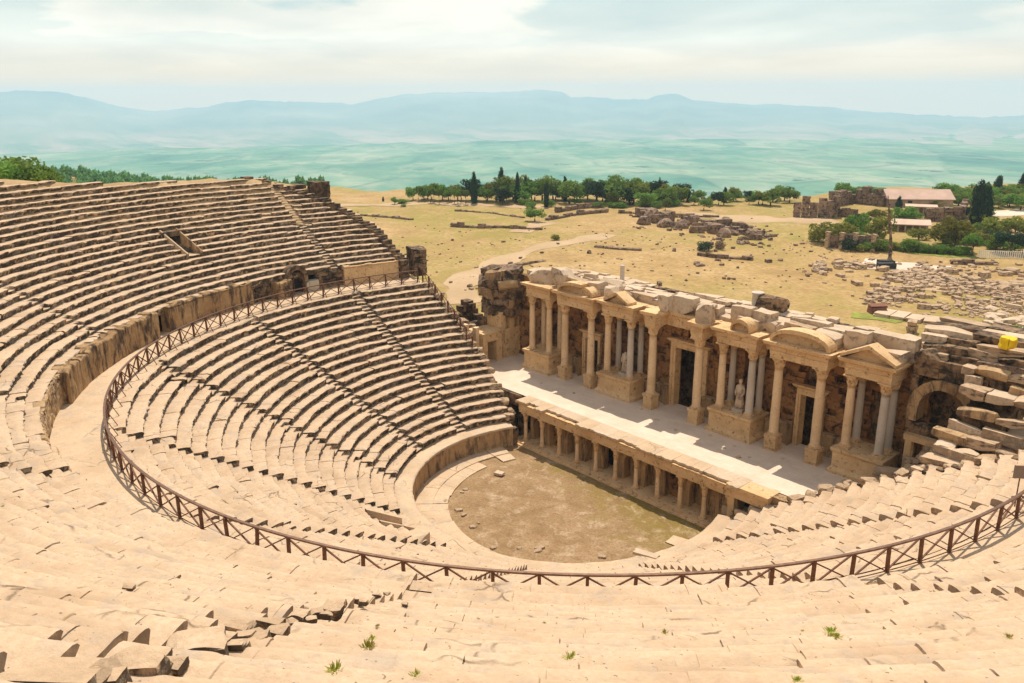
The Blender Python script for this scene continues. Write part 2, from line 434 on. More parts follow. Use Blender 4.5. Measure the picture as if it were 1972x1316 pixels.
# ------------------------------------------------------------------ sky and sun
SUN_EL = rad(62); SUN_AZ = np.array([-.753, .658]); SUN_AZ /= np.linalg.norm(SUN_AZ)
S = Vector((SUN_AZ[0]*math.cos(SUN_EL), SUN_AZ[1]*math.cos(SUN_EL), math.sin(SUN_EL)))
sl = bpy.data.lights.new('sun', 'SUN'); sl.energy = 3.35; sl.angle = rad(.5); sl.color = (1., .91, .80)
so = bpy.data.objects.new('sun', sl); COL.objects.link(so); so.rotation_euler = (-S).to_track_quat('-Z', 'Y').to_euler(); so.location = (0, 0, 60)
W = bpy.data.worlds.new('World'); SC.world = W; W.use_nodes = True
def build_sky():
    nt = W.node_tree; g = N(nt); bg = nt.nodes['Background']
    sky = g.n('ShaderNodeTexSky', sky_type='NISHITA'); sky.sun_disc = False
    sky.sun_elevation = SUN_EL; sky.sun_rotation = math.atan2(SUN_AZ[0], SUN_AZ[1]); sky.dust_density = 1.5
    base = g.mix(1., sky.outputs[0], (.07, .07, .07), 'MULTIPLY')
    dr = g.n('ShaderNodeTexCoord').outputs['Generated']
    sp = g.n('ShaderNodeSeparateXYZ'); g.link(dr, sp.inputs[0])
    el = sp.outputs[2]
    den = g.math('ADD', g.math('MAXIMUM', el, 0.), .13)
    cv = g.n('ShaderNodeCombineXYZ')
    g.link(g.math('DIVIDE', sp.outputs[0], den), cv.inputs[0]); g.link(g.math('DIVIDE', sp.outputs[1], den), cv.inputs[1])
    ofs = g.n('ShaderNodeVectorMath', operation='ADD'); g.link(cv.outputs[0], ofs.inputs[0]); ofs.inputs[1].default_value = (6.4, 2.2, 0)
    n1 = g.noise(g.scale(ofs.outputs[0], (.62, .62, 1)), 1., 6, .5, .25)
    cover = g.ramp(n1, [(.45, 0.), (.53, 1.)])
    hz = g.ramp(el, [(.0, 1.), (.06, .9), (.15, 0.)])      # milky band low over the horizon
    cover = g.math('MAXIMUM', cover, hz)
    fade = g.ramp(el, [(.18, 1.), (.5, .16)])             # cloud thins out overhead
    cover = g.math('MULTIPLY', cover, fade)
    n2 = g.noise(g.scale(ofs.outputs[0], (.95, .95, 1)), 1., 5, .5, .2)
    cc = g.ramp(n2, [(.3, (.59, .62, .575)), (.48, (.735, .715, .635)), (.62, (.83, .80, .705))])
    cc = g.mix(g.ramp(el, [(.01, .9), (.06, 0.)]), cc, (.95, .63, .37))   # dusty light low over the hills
    teal = g.mix(g.ramp(el, [(.0, 1.), (.4, 0.)]), base, (.30, .50, .53))
    col = g.mix(cover, teal, cc)
    vb = g.n('ShaderNodeVectorMath', operation='DOT_PRODUCT'); g.link(dr, vb.inputs[0]); vb.inputs[1].default_value = (-SUN_AZ[0], -SUN_AZ[1], .18)
    fl = g.math('MULTIPLY', g.ramp(vb.outputs['Value'], [(.45, 0.), (.97, .95)]), g.ramp(n2, [(.35, .35), (.6, 1.)]))
    col = g.mix(fl, col, (1.25, 1.16, 1.0))                # unseen bright patch added opposite the sun to lift the shaded stage front
    # bright aureole towards the sun
    vm = g.n('ShaderNodeVectorMath', operation='DOT_PRODUCT'); g.link(dr, vm.inputs[0]); vm.inputs[1].default_value = S
    au = g.ramp(vm.outputs['Value'], [(.62, 0.), (.86, .22)])
    col = g.mix(au, col, (1.05, 1.0, .88))
    g.link(col, bg.inputs['Color']); bg.inputs['Strength'].default_value = 1.
build_sky()

# ================================================================== THE CAVEA
STAIR_LOW = [-180, -156.5, -131, -105, -79, -53, -27, 0]
STAIR_UP = [-180, -131, -106, -86, -53, -27, 0]
def xy(r, deg): return np.stack([r*np.cos(np.radians(deg)), r*np.sin(np.radians(deg))], -1)
def lowend(r): return float(np.interp(r, [10, 11.3, 14, 18.5, 23, 28], [3.7, 4.25, 5.2, 6.5, 7.2, 7.6]))

def sample_thetas(r, t0, t1, seams, fine=1.):
    """angles along a row: finer near the camera, doubled at seams"""
    out = []; t = t0
    while t < t1:
        out.append(t)
        p = xy(r, t); d = math.hypot(p[0]-CAM[0], p[1]-CAM[1])
        st = min(max(d/60*.20, .07), .24)*fine
        t += math.degrees(st/r)
    out.append(t1)
    a = set(round(x, 5) for x in out)
    eps = math.degrees(.004/r)
    for s_ in seams:
        if t0 < s_ < t1: a.add(round(s_-eps, 5)); a.add(round(s_+eps, 5))
    return np.array(sorted(a))

def seat_row(idx, rf, zb, dep, rise, t0, t1, stairs, seed, erode, cuts=(), stair_w=.8, mat='seat', parent=None, open_cut=None):
    """one curved row of stone seats: blocks with worn noses, joints, cut steps"""
    zt = zb+rise; rs = np.random.default_rng(seed)
    if isinstance(stair_w, dict): stair_w = {a+(rs.normal(0, .35)/rf*57.3 if v > .85 else 0): v for a, v in {q: stair_w.get(q, .8) for q in stairs}.items()}; stairs = list(stair_w)
    seams = []; gul = rs.uniform(.02, .3)
    for a in stairs:
        w = math.degrees((stair_w if not isinstance(stair_w, dict) else stair_w.get(a, .8))/2/rf); seams += [a-w, a+w]
    for c in cuts: seams += [c[0], c[1]]
    joints = []; t = t0
    while t < t1:
        t += math.degrees(rs.uniform(.9, 2.1)/rf); joints.append(t)
    joints = np.array(joints)
    g = math.degrees(.016/rf)
    th = sample_thetas(rf, t0, t1, seams)
    th = np.array(sorted(set(np.round(np.concatenate([th, joints-g, joints, joints+g]), 5))))
    th = th[(th >= t0) & (th <= t1)]
    bi = np.searchsorted(joints, th-g*.5)
    nb = len(joints)+2
    bdr = rs.normal(0, .022, nb); bdz = rs.normal(0, .015, nb); tilt = rs.normal(0, .010, nb)
    broken = rs.random(nb)
    bdr += np.where(broken < .04*erode, .13, 0); bdz -= np.where(broken < .04*erode, .07, 0)
    ji = np.argmin(np.abs(th[:, None]-joints[None, :]), 1); js = rs.uniform(0, 1, len(joints))**4*2.6+.15
    jd = (np.abs(th-joints[ji]) < g*.5)*js[ji]
    n = len(th); X = rf*np.radians(th)
    e1 = fbm(X*1.3, rf*3.1, 0, 51, 4); e2 = fbm(X*4.5, rf*2.7, 0, 57, 3); e3 = fbm(X*.3, rf*.5, 0, 61, 3)
    pc = xy(rf, th); far = sstep(16, 44, np.hypot(pc[:, 0]-CAM[0], pc[:, 1]-CAM[1]))
    jd = jd*(.9+.1*far)
    nose = np.clip(e1*.6+e2*.6, -.7, 1.3)*.05*erode*(.35+.65*far)
    dr = bdr[bi]+e3*.05; dz = bdz[bi]+tilt[bi]*e1+e3*.03
    PR = np.zeros((n, 10)); PZ = np.zeros((n, 10))
    pr = [.12, .11, .04, -.035, -.02, .06, .22, .40, .56, dep+.14]
    pz = [-rise-.16, -.25, -.155, -.09, -.032, -.006, .0, -.012, -.02, -.02]
    for k in range(10):
        PR[:, k] = rf+pr[k]+dr*(1 if k < 9 else .3); PZ[:, k] = zt+pz[k]+(dz if k > 0 else 0)
    for k in (2, 3, 4, 5): PR[:, k] += nose*(1.2 if k in (3, 4) else .7)+jd*.035
    for k in (3, 4, 5): PZ[:, k] -= np.maximum(nose, 0)*.9
    for k in range(1, 9): PZ[:, k] -= jd*.022
    rough = fbm(X[:, None]*2.2, PR*2.2, 0, 71, 4)
    PZ[:, 5:9] += rough[:, 5:9]*.022*erode*(.6+.4*far)[:, None]
    PR[:, 1:4] += (fbm(X[:, None]*3, PZ[:, 1:4]*5, 0, 75, 3))*.05*erode
    for a in stairs:
        sw = (stair_w if not isinstance(stair_w, dict) else stair_w.get(a, .8))
        w = math.degrees(sw/2/rf); k = (th > a-w) & (th < a+w)
        if not k.any(): continue
        zm = zb+rise*.5; ex = .12 if sw > 1 else 0.
        q = [(.09, zb-.16), (.03, zm-.09), (.0, zm-.03), (.03, zm), (dep*.46, zm-.008), (dep*.5, zm+.03), (dep*.5, zt-.05), (dep*.54, zt-.005), (dep*.75, zt-.012), (dep+.14, zt-.02)]
        for j, (a_, z_) in enumerate(q):
            PR[k, j] = rf+a_+rough[k, j]*.03+ex*.5*(j < 8); PZ[k, j] = z_-(.02 if sw < 1 else (.10 if rf < 37 else gul))+rough[k, j]*.03*(3.6 if sw > 1 else 1)
    for c in cuts:
        k = (th > c[0]) & (th < c[1])
        if c[2] == 'drop': PZ[k] -= c[3]
        else: PZ[k] = np.minimum(PZ[k], c[3]+rough[k]*.02)
    keep = None
    if open_cut:
        keep = np.ones((n-1, 9), bool); mid = (th[:-1]+th[1:])/2
        keep[(mid > open_cut[0]) & (mid < open_cut[1]), :3] = False
    G = np.stack([PR*np.cos(np.radians(th))[:, None], PR*np.sin(np.radians(th))[:, None], PZ], -1)
    mb = MB().grid(G[::-1], keep=None if keep is None else keep[::-1])
    for e in (0, n-1):                      # stone ends
        P = G[e]; Q = P.copy(); Q[:, 2] = np.minimum(P[:, 2], zb-1.3)
        E = np.stack([P, Q], 0) if e == 0 else np.stack([Q, P], 0)
        mb.grid(E)
    o = mb.build('seat_row', mat, parent, True)
    try:
        o.data.set_sharp_from_angle(angle=rad(48))
    except Exception: pass
    return o

def build_lower():
    root = thing('lower_seating', 'lower tiers of curved stone seats between the fenced walkway and the orchestra', 'seating', (0, -20, 0))
    N_ = 20; dep = .8; rise = (H2-1.78)/N_
    for i in range(N_):
        rf = 12.05+i*dep; zb = 1.78+i*rise
        ye = lowend(rf); ex = math.degrees(math.asin(ye/rf))
        j = random.uniform(-.35, .35)/rf*57
        cuts = []
        if 0 < i < 4: cuts.append((-97.5, -91.5, 'flat', 2.02))
        last = i == N_-1
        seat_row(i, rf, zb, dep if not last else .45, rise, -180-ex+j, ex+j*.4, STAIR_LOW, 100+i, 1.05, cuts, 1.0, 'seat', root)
    # podium band above the orchestra wall
    th = np.linspace(-180-math.degrees(math.asin(3.9/10.8)), math.degrees(math.asin(3.9/10.8)), 420)
    X = 11*np.radians(th)
    rr = np.linspace(10.74, 12.5, 10)
    PZ = 1.72+.02*fbm(X[:, None]*1.2, rr[None]*3, 0, 5, 3)
    Rr = rr[None]+0*th[:, None]; Rr[:, 0] += .03*fbm(X*2, 0*X, 0, 8, 3)
    Rr = np.concatenate([Rr[:, :1]+.02, Rr], 1); PZ = np.concatenate([PZ[:, :1]-.16, PZ], 1)
    G = np.stack([Rr*np.cos(np.radians(th))[:, None], Rr*np.sin(np.radians(th))[:, None], PZ], -1)
    MB().grid(G[::-1]).build('podium_walk', 'pave', root, True)
    # wall of upright slabs round the orchestra
    t = th[0]+.2; k = 0
    mb = MB()
    while t < th[-1]-.5:
        w = random.uniform(.75, 1.25)/10.8*57.3; t2 = min(t+w, th[-1])
        a = np.linspace(t+.06, t2-.06, 6); r0 = 10.82+random.uniform(-.02, .03)
        prof = [(r0+.5, 1.56), (r0-.02, 1.56), (r0-.03, 1.46), (r0+.02, 1.42), (r0+.02, .24), (r0-.06, .18), (r0-.07, -.1)]
        G = np.array([[(r*math.cos(rad(q)), r*math.sin(rad(q)), z) for r, z in prof] for q in a])
        mb.grid(G); t = t2
        for e in (0, -1):
            pass
    a = np.linspace(th[0], th[-1], 200)
    mb.grid(np.array([[(10.9*math.cos(rad(q)), 10.9*math.sin(rad(q)), z) for z in (1.6, -.1)] for q in a]))
    mb.build('orchestra_wall', 'podium', root, False)
    # end walls at either wing
    for sg in (-1, 1):
        mb = MB()
        for i in range(26):
            r = 11.4+i*.66; ztop = min(1.78+(r-12.05)/.8*rise+.05, H2)
            y = lowend(min(r, 28)); x = sg*math.sqrt(max(r*r-y*y, .1))
            z = -.2
            while z < ztop-.15:
                h = random.uniform(.4, .6); mb.box((x-.42, y-.4, z), (x+.42, y+.12+random.uniform(-.08, .1), min(z+h-.02, ztop)), jit=.04); z += h
        mb.build('end_wall', 'darkstone', root)
        for i in range(N_):
            rf = 12.3+i*dep; y = lowend(rf)+random.uniform(-.1, .35); x = sg*math.sqrt(rf*rf-y*y)
            link_mesh('end_stone', rock_mesh('rubble', i % 7), root, (x, y+20, 1.78+i*rise+random.uniform(.05, .3)), (random.uniform(-.2, .2), random.uniform(-.2, .2), random.uniform(0, 3)), (random.uniform(.6, 1.1), random.uniform(.5, .9), random.uniform(.4, .7)))
build_lower()

UZ0, UR0, UDEP, UN = 12.72, 31.05, .7, 35
URISE = .7*.578
UEND_R, UEND_Y = [30, 35.5, 40, 44.2, 46, 60], [7.5, 7.4, 5., -.6, -10, -30]
SLOT = (-161.0, -158.7)
def build_upper():
    root = thing('upper_seating', 'upper tiers of weathered stone seats rising behind the fenced walkway', 'seating', (0, -40, 10))
    for i in range(UN):
        rf = UR0+i*UDEP; zb = UZ0-URISE+i*URISE
        ye = float(np.interp(rf, UEND_R, UEND_Y)); ex = math.degrees(math.asin(ye/rf))
        t0 = -180-ex+random.uniform(-.25, .25)
        if rf > 44.0: t0 = float(np.interp(rf, [44.2, 44.9, 45.7, 46.7, 48., 51, 55], [-170, -160, -153.5, -148, -143, -136, -128]))+random.uniform(-1, 1)
        yr = 7.5; t1 = math.degrees(math.asin(yr/rf))
        cuts = []; op = None
        if 6 <= i <= 9: cuts.append((SLOT[0], SLOT[1], 'flat', 14.95))
        if i == 10: op = SLOT
        if i == 0: cuts += [(-97, -90, 'drop', -.15), (-90, -82, 'drop', -.38), (-82, -36, 'drop', -.56), (-36, -28, 'drop', -.38), (-28, -20, 'drop', -.15)]
        if i == 1: cuts += [(-90, -82, 'drop', -.10), (-82, -36, 'drop', -.26), (-36, -28, 'drop', -.10)]
        if i < 5: cuts.append((-173.9, -170.9, 'flat', UZ0-.15+.1*i)) if i < 1 else None
        er = 1.15 if i < 21 else 1.3
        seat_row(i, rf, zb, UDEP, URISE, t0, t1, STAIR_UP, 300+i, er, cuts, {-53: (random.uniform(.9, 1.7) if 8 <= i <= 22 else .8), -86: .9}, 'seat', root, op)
    # vomitory: side walls, lintel
    for t, mt in ((SLOT[0], 'podium'), (SLOT[1], 'pave')):
        mb = MB(); rr = np.linspace(UR0+6*UDEP-.1, UR0+10*UDEP+.2, 14)
        top = UZ0+(rr-UR0)/UDEP*URISE+.1
        p = xy(rr, t); q = xy(rr, t+(-.2 if t == SLOT[0] else .2))
        G = np.stack([np.c_[q, top-1.6], np.c_[q, top], np.c_[p, top], np.c_[p, 0*top+14.8]], 1)
        if t == SLOT[0]: G = G[::-1]
        mb.grid(G); mb.build('passage_wall', mt, root)
    mb = MB(); rr = UR0+10*UDEP
    a = np.linspace(SLOT[0]-.5, SLOT[1]+.5, 8); zl = UZ0+9*URISE
    G = np.array([[(r*math.cos(rad(t)), r*math.sin(rad(t)), z) for r, z in ((rr+.5, zl+.45), (rr-.28, zl+.45), (rr-.3, zl), (rr+.6, zl))] for t in a])
    mb.grid(G[::-1]); mb.build('lintel', 'darkstone', root)
    mb = MB()
    c = xy(rr+1.7, (SLOT[0]+SLOT[1])/2); 
    for t in (SLOT[0], SLOT[1]):
        p = xy(np.array([rr-.3, rr+4]), t); mb.add(np.array([(*p[0], 14.8), (*p[1], 14.8), (*p[1], zl+.1), (*p[0], zl+.1)]), [(0, 1, 2, 3)])
    p = np.concatenate([xy(np.array([rr-.3, rr+4]), SLOT[0]), xy(np.array([rr+4, rr-.3]), SLOT[1])])
    mb.add(np.c_[p, [zl+.1]*4], [(0, 1, 2, 3)]); mb.add(np.c_[p, [14.85]*4], [(0, 1, 2, 3)])
    mb.build('passage', 'darkstone', root)
    # podium wall behind the walkway, in stretches of different build and height
    def stretch(name, a, b, h0, h1, mat, r=30.95, course=.55, rough=.03, thick=.7, zb=H2):
        t = a; mb = MB(); 
        z = zb
        while z < zb+h0-.05:
            hh = min(course*random.uniform(.85, 1.15), zb+h0-z); t = a-random.uniform(0, 1.)
            while t < b:
                t2 = t+random.uniform(.7, 1.6)/r*57.3; ta, tb = max(t, a), min(t2, b)
                if tb-ta > .1:
                    last = z+hh > zb+h0-.1
                    rr = r+random.uniform(-rough, rough); top = z+hh-(.008 if not last else random.uniform(0, h0-h1))
                    q = np.linspace(ta+.02, tb-.02, 9)
                    wv = fbm(q*.5*r/9, z*3.+0*q, 0, 88, 4); wt = fbm(q*r/30, z+0*q, 0, 89, 4)*.16*(1 if last else 0)*(1 if rough > .015 else .2)
                    hz_ = top-z
                    G = np.array([[(k*math.cos(rad(u)), k*math.sin(rad(u)), w) for k, w in ((rr+thick, top+b_), (rr+.16, top+b_-.0), (rr+.05+.05*a_, top+b_-.03), (rr+.0+.05*a_, top+b_-.1), (rr+.06*a_, z+hz_*.6), (rr-.05*a_, z+hz_*.3), (rr, z+.01), (rr+.3, z-.01))] for u, a_, b_ in zip(q, wv*(rough > .015), wt)])
                    mb.grid(G[::-1])
                    for e in (0, -1):
                        mb.add(np.array(list(G[e][:7])+[(*(G[e][0][:2]), z)]), [tuple(range(8))])
                t = t2
            z += hh
        mb.build(name, mat, root)
    stretch('podium_wall', -193., -181.5, 1.85, 1.75, 'marble', 30.7, 1.8, .01)
    stretch('podium_wall', -181.5, -176.5, 1.7, 1.1, 'darkstone', 31.0, .3, .18)
    stretch('podium_wall', -176.5, -174, 1.0, 1., 'plaque', 30.75, 1., .01)
    stretch('podium_wall', -170.6, -167.5, 1.5, 1.35, 'podiumwall', 30.3, .75, .05, 1.2)
    stretch('podium_wall', -167.5, -163.2, 1.7, 1.4, 'darkstone', 31.1, .45, .1)
    stretch('podium_wall', -163.2, -145.2, 2.05, 1.95, 'podiumwall', 30.7, 2., .03)
    stretch('podium_wall', -145.2, -142.3, 1.3, 1.0, 'darkstone', 31.6, .5, .1)
    stretch('podium_wall', -142.3, -116, 2.1, 1.95, 'podiumwall', 30.45, 2.1, .03, 1.)
    stretch('podium_wall', -116, -100, 1.95, 1.7, 'podium', 30.9, .65, .05)
    stretch('podium_wall', -100, -18, 1.95, 1.85, 'podium', 30.9, .65, .05)
    stretch('podium_wall', -18, 14, 1.95, 1.7, 'podium', 30.9, .65, .05)
    stretch('end_pier', -197.6, -195.2, 3.0, 2.3, 'darkstone', 30.6, .34, .1, 2.4)
    # arched doorway in the podium wall
    cA = -172.3; p = xy(30.75, cA); n_ = -p/np.linalg.norm(p); t_ = np.array([-n_[1], n_[0]])
    def T(v): return np.c_[p[0]+v[:, 0]*t_[0]-v[:, 1]*n_[0], p[1]+v[:, 0]*t_[1]-v[:, 1]*n_[1], v[:, 2]]
    arch_frame(MB(), .72, 1.5, .42, 0., .9, H2, T).build('arched_doorway', 'darkstone', root)
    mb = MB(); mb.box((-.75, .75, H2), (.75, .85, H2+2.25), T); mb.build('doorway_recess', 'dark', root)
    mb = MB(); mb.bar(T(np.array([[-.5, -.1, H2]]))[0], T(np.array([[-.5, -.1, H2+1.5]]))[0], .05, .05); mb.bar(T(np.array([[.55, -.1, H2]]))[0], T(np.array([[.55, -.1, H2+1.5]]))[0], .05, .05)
    mb.bar(T(np.array([[-.5, -.1, H2+1.5]]))[0], T(np.array([[.55, -.1, H2+1.5]]))[0], .05, .05); mb.build('gate_frame', 'rust', root)
    # end wall of the left wing under the row ends + top pier
    mb = MB()
    for i in range(20):
        r = UR0+i*UDEP; y = float(np.interp(r, UEND_R, UEND_Y))-.1; x = -math.sqrt(r*r-y*y)
        mb.box((x-.6, y-.9, 1), (x+.6, y+.05, UZ0-.1+i*URISE-.1), jit=.05)
    mb.build('end_wall', 'darkstone', root)
    mb = MB()
    for (r, t, w, z0, z1) in ((41.6, -186.2, .9, 16.5, 19.2), (42.3, -184.8, .8, 17, 18.7), (43.1, -183.2, 1.1, 17.5, 19.2)):
        q = xy(r, t); z = z0
        while z < z1: mb.box((q[0]-w, q[1]-w*.9, z), (q[0]+w, q[1]+w*.9, z+.42), jit=.07); z += .43
    mb.build('end_pier', 'darkstone', root)

def arch_frame(mb, hw, spring, th, y0, y1, zb, T=None, k=14, jit=.0):
    """voussoir arch on two jambs; opening half width hw, springing height, ring thickness th"""
    pts_i = [(-hw, 0), (-hw, spring)]+[(-hw*math.cos(a), spring+hw*math.sin(a)) for a in np.linspace(0, PI, k)[1:-1]]+[(hw, spring), (hw, 0)]
    ho = hw+th
    pts_o = [(-ho, 0), (-ho, spring)]+[(-ho*math.cos(a), spring+ho*math.sin(a)) for a in np.linspace(0, PI, k)[1:-1]]+[(ho, spring), (ho, 0)]
    for i in range(len(pts_i)-1):
        a, b, c, d = pts_i[i], pts_i[i+1], pts_o[i+1], pts_o[i]
        j = random.uniform(-jit, jit)
        v = [(q[0], y, zb+q[1]) for y in (y0+j, y1) for q in (a, b, c, d)]
        v = np.array(v, float)
        if T is not None: v = T(v)
        mb.add(v, [(0, 1, 2, 3), (7, 6, 5, 4), (0, 4, 5, 1), (1, 5, 6, 2), (2, 6, 7, 3), (3, 7, 4, 0)])
    return mb
build_upper()

def build_walk():
    th = np.linspace(-195, 20, 900); rr = np.array([27.75, 28.3, 28.9, 29.5, 30.1, 30.7, 31.6])
    X = 29*np.radians(th)
    Z = H2+.03+.018*fbm(X[:, None]*1.1, rr[None]*2.3, 0, 15, 3)
    Z[:, 0] -= .12
    G = np.stack([rr[None]*np.cos(np.radians(th))[:, None], rr[None]*np.sin(np.radians(th))[:, None], Z], -1)
    struct(MB().grid(G[::-1]).build('walkway', 'pave', None, True))
    # hillside wrapped round the outside of the theatre
    m = stone_mat('bare_hillside', (.55, .39, .22), (.47, .32, .165), (.36, .235, .115), None, 0, True, .06, .5)
    th = np.linspace(-203, 25, 300); s_ = np.concatenate([np.linspace(-6, -.5, 6), np.linspace(0, 3, 6), np.linspace(4, 60, 40)])
    Rin = np.interp(th, [-203, -186, -176, -172, -166, -160, -155, -150, -138, -128, 25], [41.5, 41.8, 44., 44.2, 44.5, 44.9, 45.6, 46.4, 50, 55.4, 55.4])
    RR = Rin[:, None]+s_[None]
    top = UZ0+(Rin-UR0)/UDEP*URISE
    k = (sstep(-196, -183, th)*(1-sstep(8, 15, th)))
    zz = (top[:, None]-.12-np.maximum(s_[None]-.2, 0)*.6+np.minimum(s_[None], 0)*.578-.3*(s_[None] < 0))+.12*fbm(th[:, None]*.5, s_[None]*.3, 0, 19, 3)
    X = RR*np.cos(np.radians(th))[:, None]; Y = RR*np.sin(np.radians(th))[:, None]
    zz = np.maximum(zz*k[:, None]+(1-k[:, None])*-1, -1.)
    struct(MB().grid(np.stack([X, Y, zz], -1)[::-1]).build('hillside', m, None, True))
    # orchestra floor and the paved ring round it
    m, nt, b = newmat('orchestra_earth'); g = N(nt); P = g.pos()
    c = g.ramp(g.noise(P, .45, 6, .6), [(.3, (.27, .165, .075)), (.5, (.36, .23, .115)), (.7, (.46, .31, .175))])
    gx = g.n('ShaderNodeSeparateXYZ'); g.link(P, gx.inputs[0])
    gm = g.math('ADD', g.math('MULTIPLY', gx.outputs[1], .075), g.noise(P, .5, 6, .65))
    gm = g.math('ADD', gm, g.math('MULTIPLY', gx.outputs[0], .022))
    c = g.mix(g.ramp(gm, [(.56, 0.), (.82, .85)]), c, (.25, .18, .035))
    c = g.mix(g.ramp(g.noise(P, .8, 6, .7, .5), [(.52, 0.), (.68, .75)]), c, (.60, .44, .29))
    c = g.mix(g.ramp(g.noise(P, 1.1, 5, .7), [(.36, .6), (.48, 0.)]), c, (.25, .14, .065))
    c = g.mix(g.ramp(g.noise(P, 6, 4, .7), [(.40, .5), (.54, 0.)]), c, (.20, .125, .055))
    g.link(c, b.inputs['Base Color']); g.bump(g.noise(P, 5, 6, .7), b, 1., .08)
    xs = np.linspace(-11, 13, 90); ys = np.linspace(-11, 5.6, 70)
    A, B = np.meshgrid(xs, ys, indexing='ij')
    struct(MB().grid(np.stack([A, B, .0+.03*fbm(A*.7, B*.7, 0, 2, 3)], -1)).build('orchestra_floor', m, None, True))
    for (ra, rb, z, seed) in ((9.45, 10.95, .12, 1), (8.3, 9.5, .075, 2)):
        mb = MB(); t = -180-16; rs = np.random.default_rng(seed)
        while t < 14:
            w = rs.uniform(.9, 1.9)/ra*57.3; q = np.linspace(t+.08, min(t+w, 14)-.08, 5)
            dz = rs.normal(0, .012); da = rs.normal(0, .05) if seed == 2 else 0
            G = np.array([[(r*math.cos(rad(u)), r*math.sin(rad(u)), zz+dz) for r, zz in ((ra+da, -.05), (ra+da, z), ((ra+rb)/2, z+.01), (rb, z))] for u in q])
            if not (seed == 2 and rs.random() < .06): mb.grid(G[::-1])
            t += w
        struct(mb.build('orchestra_paving', 'pave', None, False))
build_walk()

# ------------------------------------------------------------------ railing
def build_rail():
    root = thing('metal_railing', 'long rust brown metal railing with crossed braces curving round the walkway', 'railing', (0, 0, H2))
    R = R2; H = 1.12
    a0, a1 = -194, 20; n = 64
    th = np.linspace(a0, a1, n+1)
    pm = MB().box((-.055, -.055, -.15), (.055, .055, H)).mesh('post', 'rust')
    ch = 2*R*math.sin(rad((a1-a0)/n)/2)
    xm = MB(); xm.bar((-ch/2, .045, .06), (ch/2, .045, H-.05), .065, .045); xm.bar((-ch/2, -.01, H-.05), (ch/2, -.01, .06), .065, .045)
    xm = xm.mesh('brace', 'rust')
    sm = MB().bar((-.78, 0, -.55), (0, 0, H-.04), .05, .035).mesh('stay', 'rust')
    a = np.linspace(a0, a1, 300)
    pts = np.c_[xy(R, a), 0*a+H+.02]
    mb = MB(); G = []
    for p, t in zip(pts, a):
        o = np.array([math.cos(rad(t)), math.sin(rad(t)), 0]); G.append([p+o*dx+np.array([0, 0, dz]) for dx, dz in ((-.06, -.04), (-.06, .03), (.06, .03), (.06, -.04), (-.06, -.04))])
    mb.grid(np.array(G)); o = mb.build('top_rail', 'rail', None); o.parent = root
    low = MB().tube(np.c_[xy(R+.02, a), 0*a+.1], .022, 6).build('bottom_rail', 'rust', None); low.parent = root
    for i, t in enumerate(th):
        p = xy(R, t); link_mesh('post', pm, root, (p[0], p[1], random.uniform(-.04, .02)), (random.gauss(0, .025), random.gauss(0, .025), rad(t)+random.uniform(-.06, .06)))
        if t < -95 or t > -5: link_mesh('stay', sm, root, (p[0], p[1], 0), (0, 0, rad(t)))
        if i < n:
            tm = (th[i]+th[i+1])/2; p = xy(R*math.cos(rad((a1-a0)/n)/2), tm)
            link_mesh('brace', xm, root, (p[0], p[1], 0), (random.gauss(0, .02), random.gauss(0, .012), rad(tm+90)))
    # the short run going down the end of the left wing
    r2 = thing('metal_railing', 'short rusty railing stepping down the end of the left seating wing', 'railing', (-27, 7.6, H2))
    P = []
    for r in np.linspace(28.2, 19.6, 9):
        y = lowend(r)-.25; x = -math.sqrt(r*r-y*y); P.append(np.array((x, y, 1.78+(r-12.05)/.8*.446+.1)))
    P = np.array(P); O = np.array((-27, 7.6, H2))
    MB().tube(P+(0, 0, 1.05)-O, .035, 6).build('top_rail', 'rust', None).parent = r2
    for i, p in enumerate(P):
        link_mesh('post', pm, r2, p-O)
        if i < len(P)-1:
            mb = MB(); mb.bar(p+(0, 0, .05)-O, P[i+1]+(0, 0, 1.0)-O, .05, .03); mb.bar(p+(0, 0, 1.)-O, P[i+1]+(0, .04, .05)-O, .05, .03)
            mb.build('brace', 'rust', None).parent = r2
build_rail()

# ================================================================== STAGE BUILDING
SZ = 3.66
def masonry(mb, u0, u1, z0, z1, T, course=(.32, .5), length=(.6, 1.3), off=.05, openings=(), miss=.03, depth=.5, top=None, gap=.012):
    """coursed blocks on the plane v=0 of frame T (u along, v into the wall, z up)"""
    z = z0
    while z < z1-.02:
        h = min(random.uniform(*course), z1-z)
        if z1-z-h < .12: h = z1-z
        u = u0-random.uniform(0, length[0])
        while u < u1:
            u2 = u+random.uniform(*length)
            segs = [(max(u, u0), min(u2, u1))]
            for a, b, c, d in openings:
                if z+h*.5 > c and z+h*.5 < d:
                    ns = []
                    for s0, s1 in segs:
                        if s1 <= a or s0 >= b: ns.append((s0, s1)); continue
                        if s0 < a: ns.append((s0, a))
                        if s1 > b: ns.append((b, s1))
                    segs = ns
            for s0, s1 in segs:
                if s1-s0 < .08: continue
                zt = z+h
                if top is not None:
                    lim = top((s0+s1)/2)
                    if z > lim: continue
                v0 = random.uniform(-off, off)
                if random.random() < miss: v0 = depth*.7
                mb.box((s0+gap, v0, z+gap*.6), (s1-gap, depth, zt-gap*.6), T, jit=.012)
            u = u2
        z += h
    return mb
def TY(y): return lambda v: np.c_[v[:, 0], v[:, 1]+y, v[:, 2]]
def TX(x, sg=1): return lambda v: np.c_[x-sg*v[:, 1], v[:, 0], v[:, 2]]

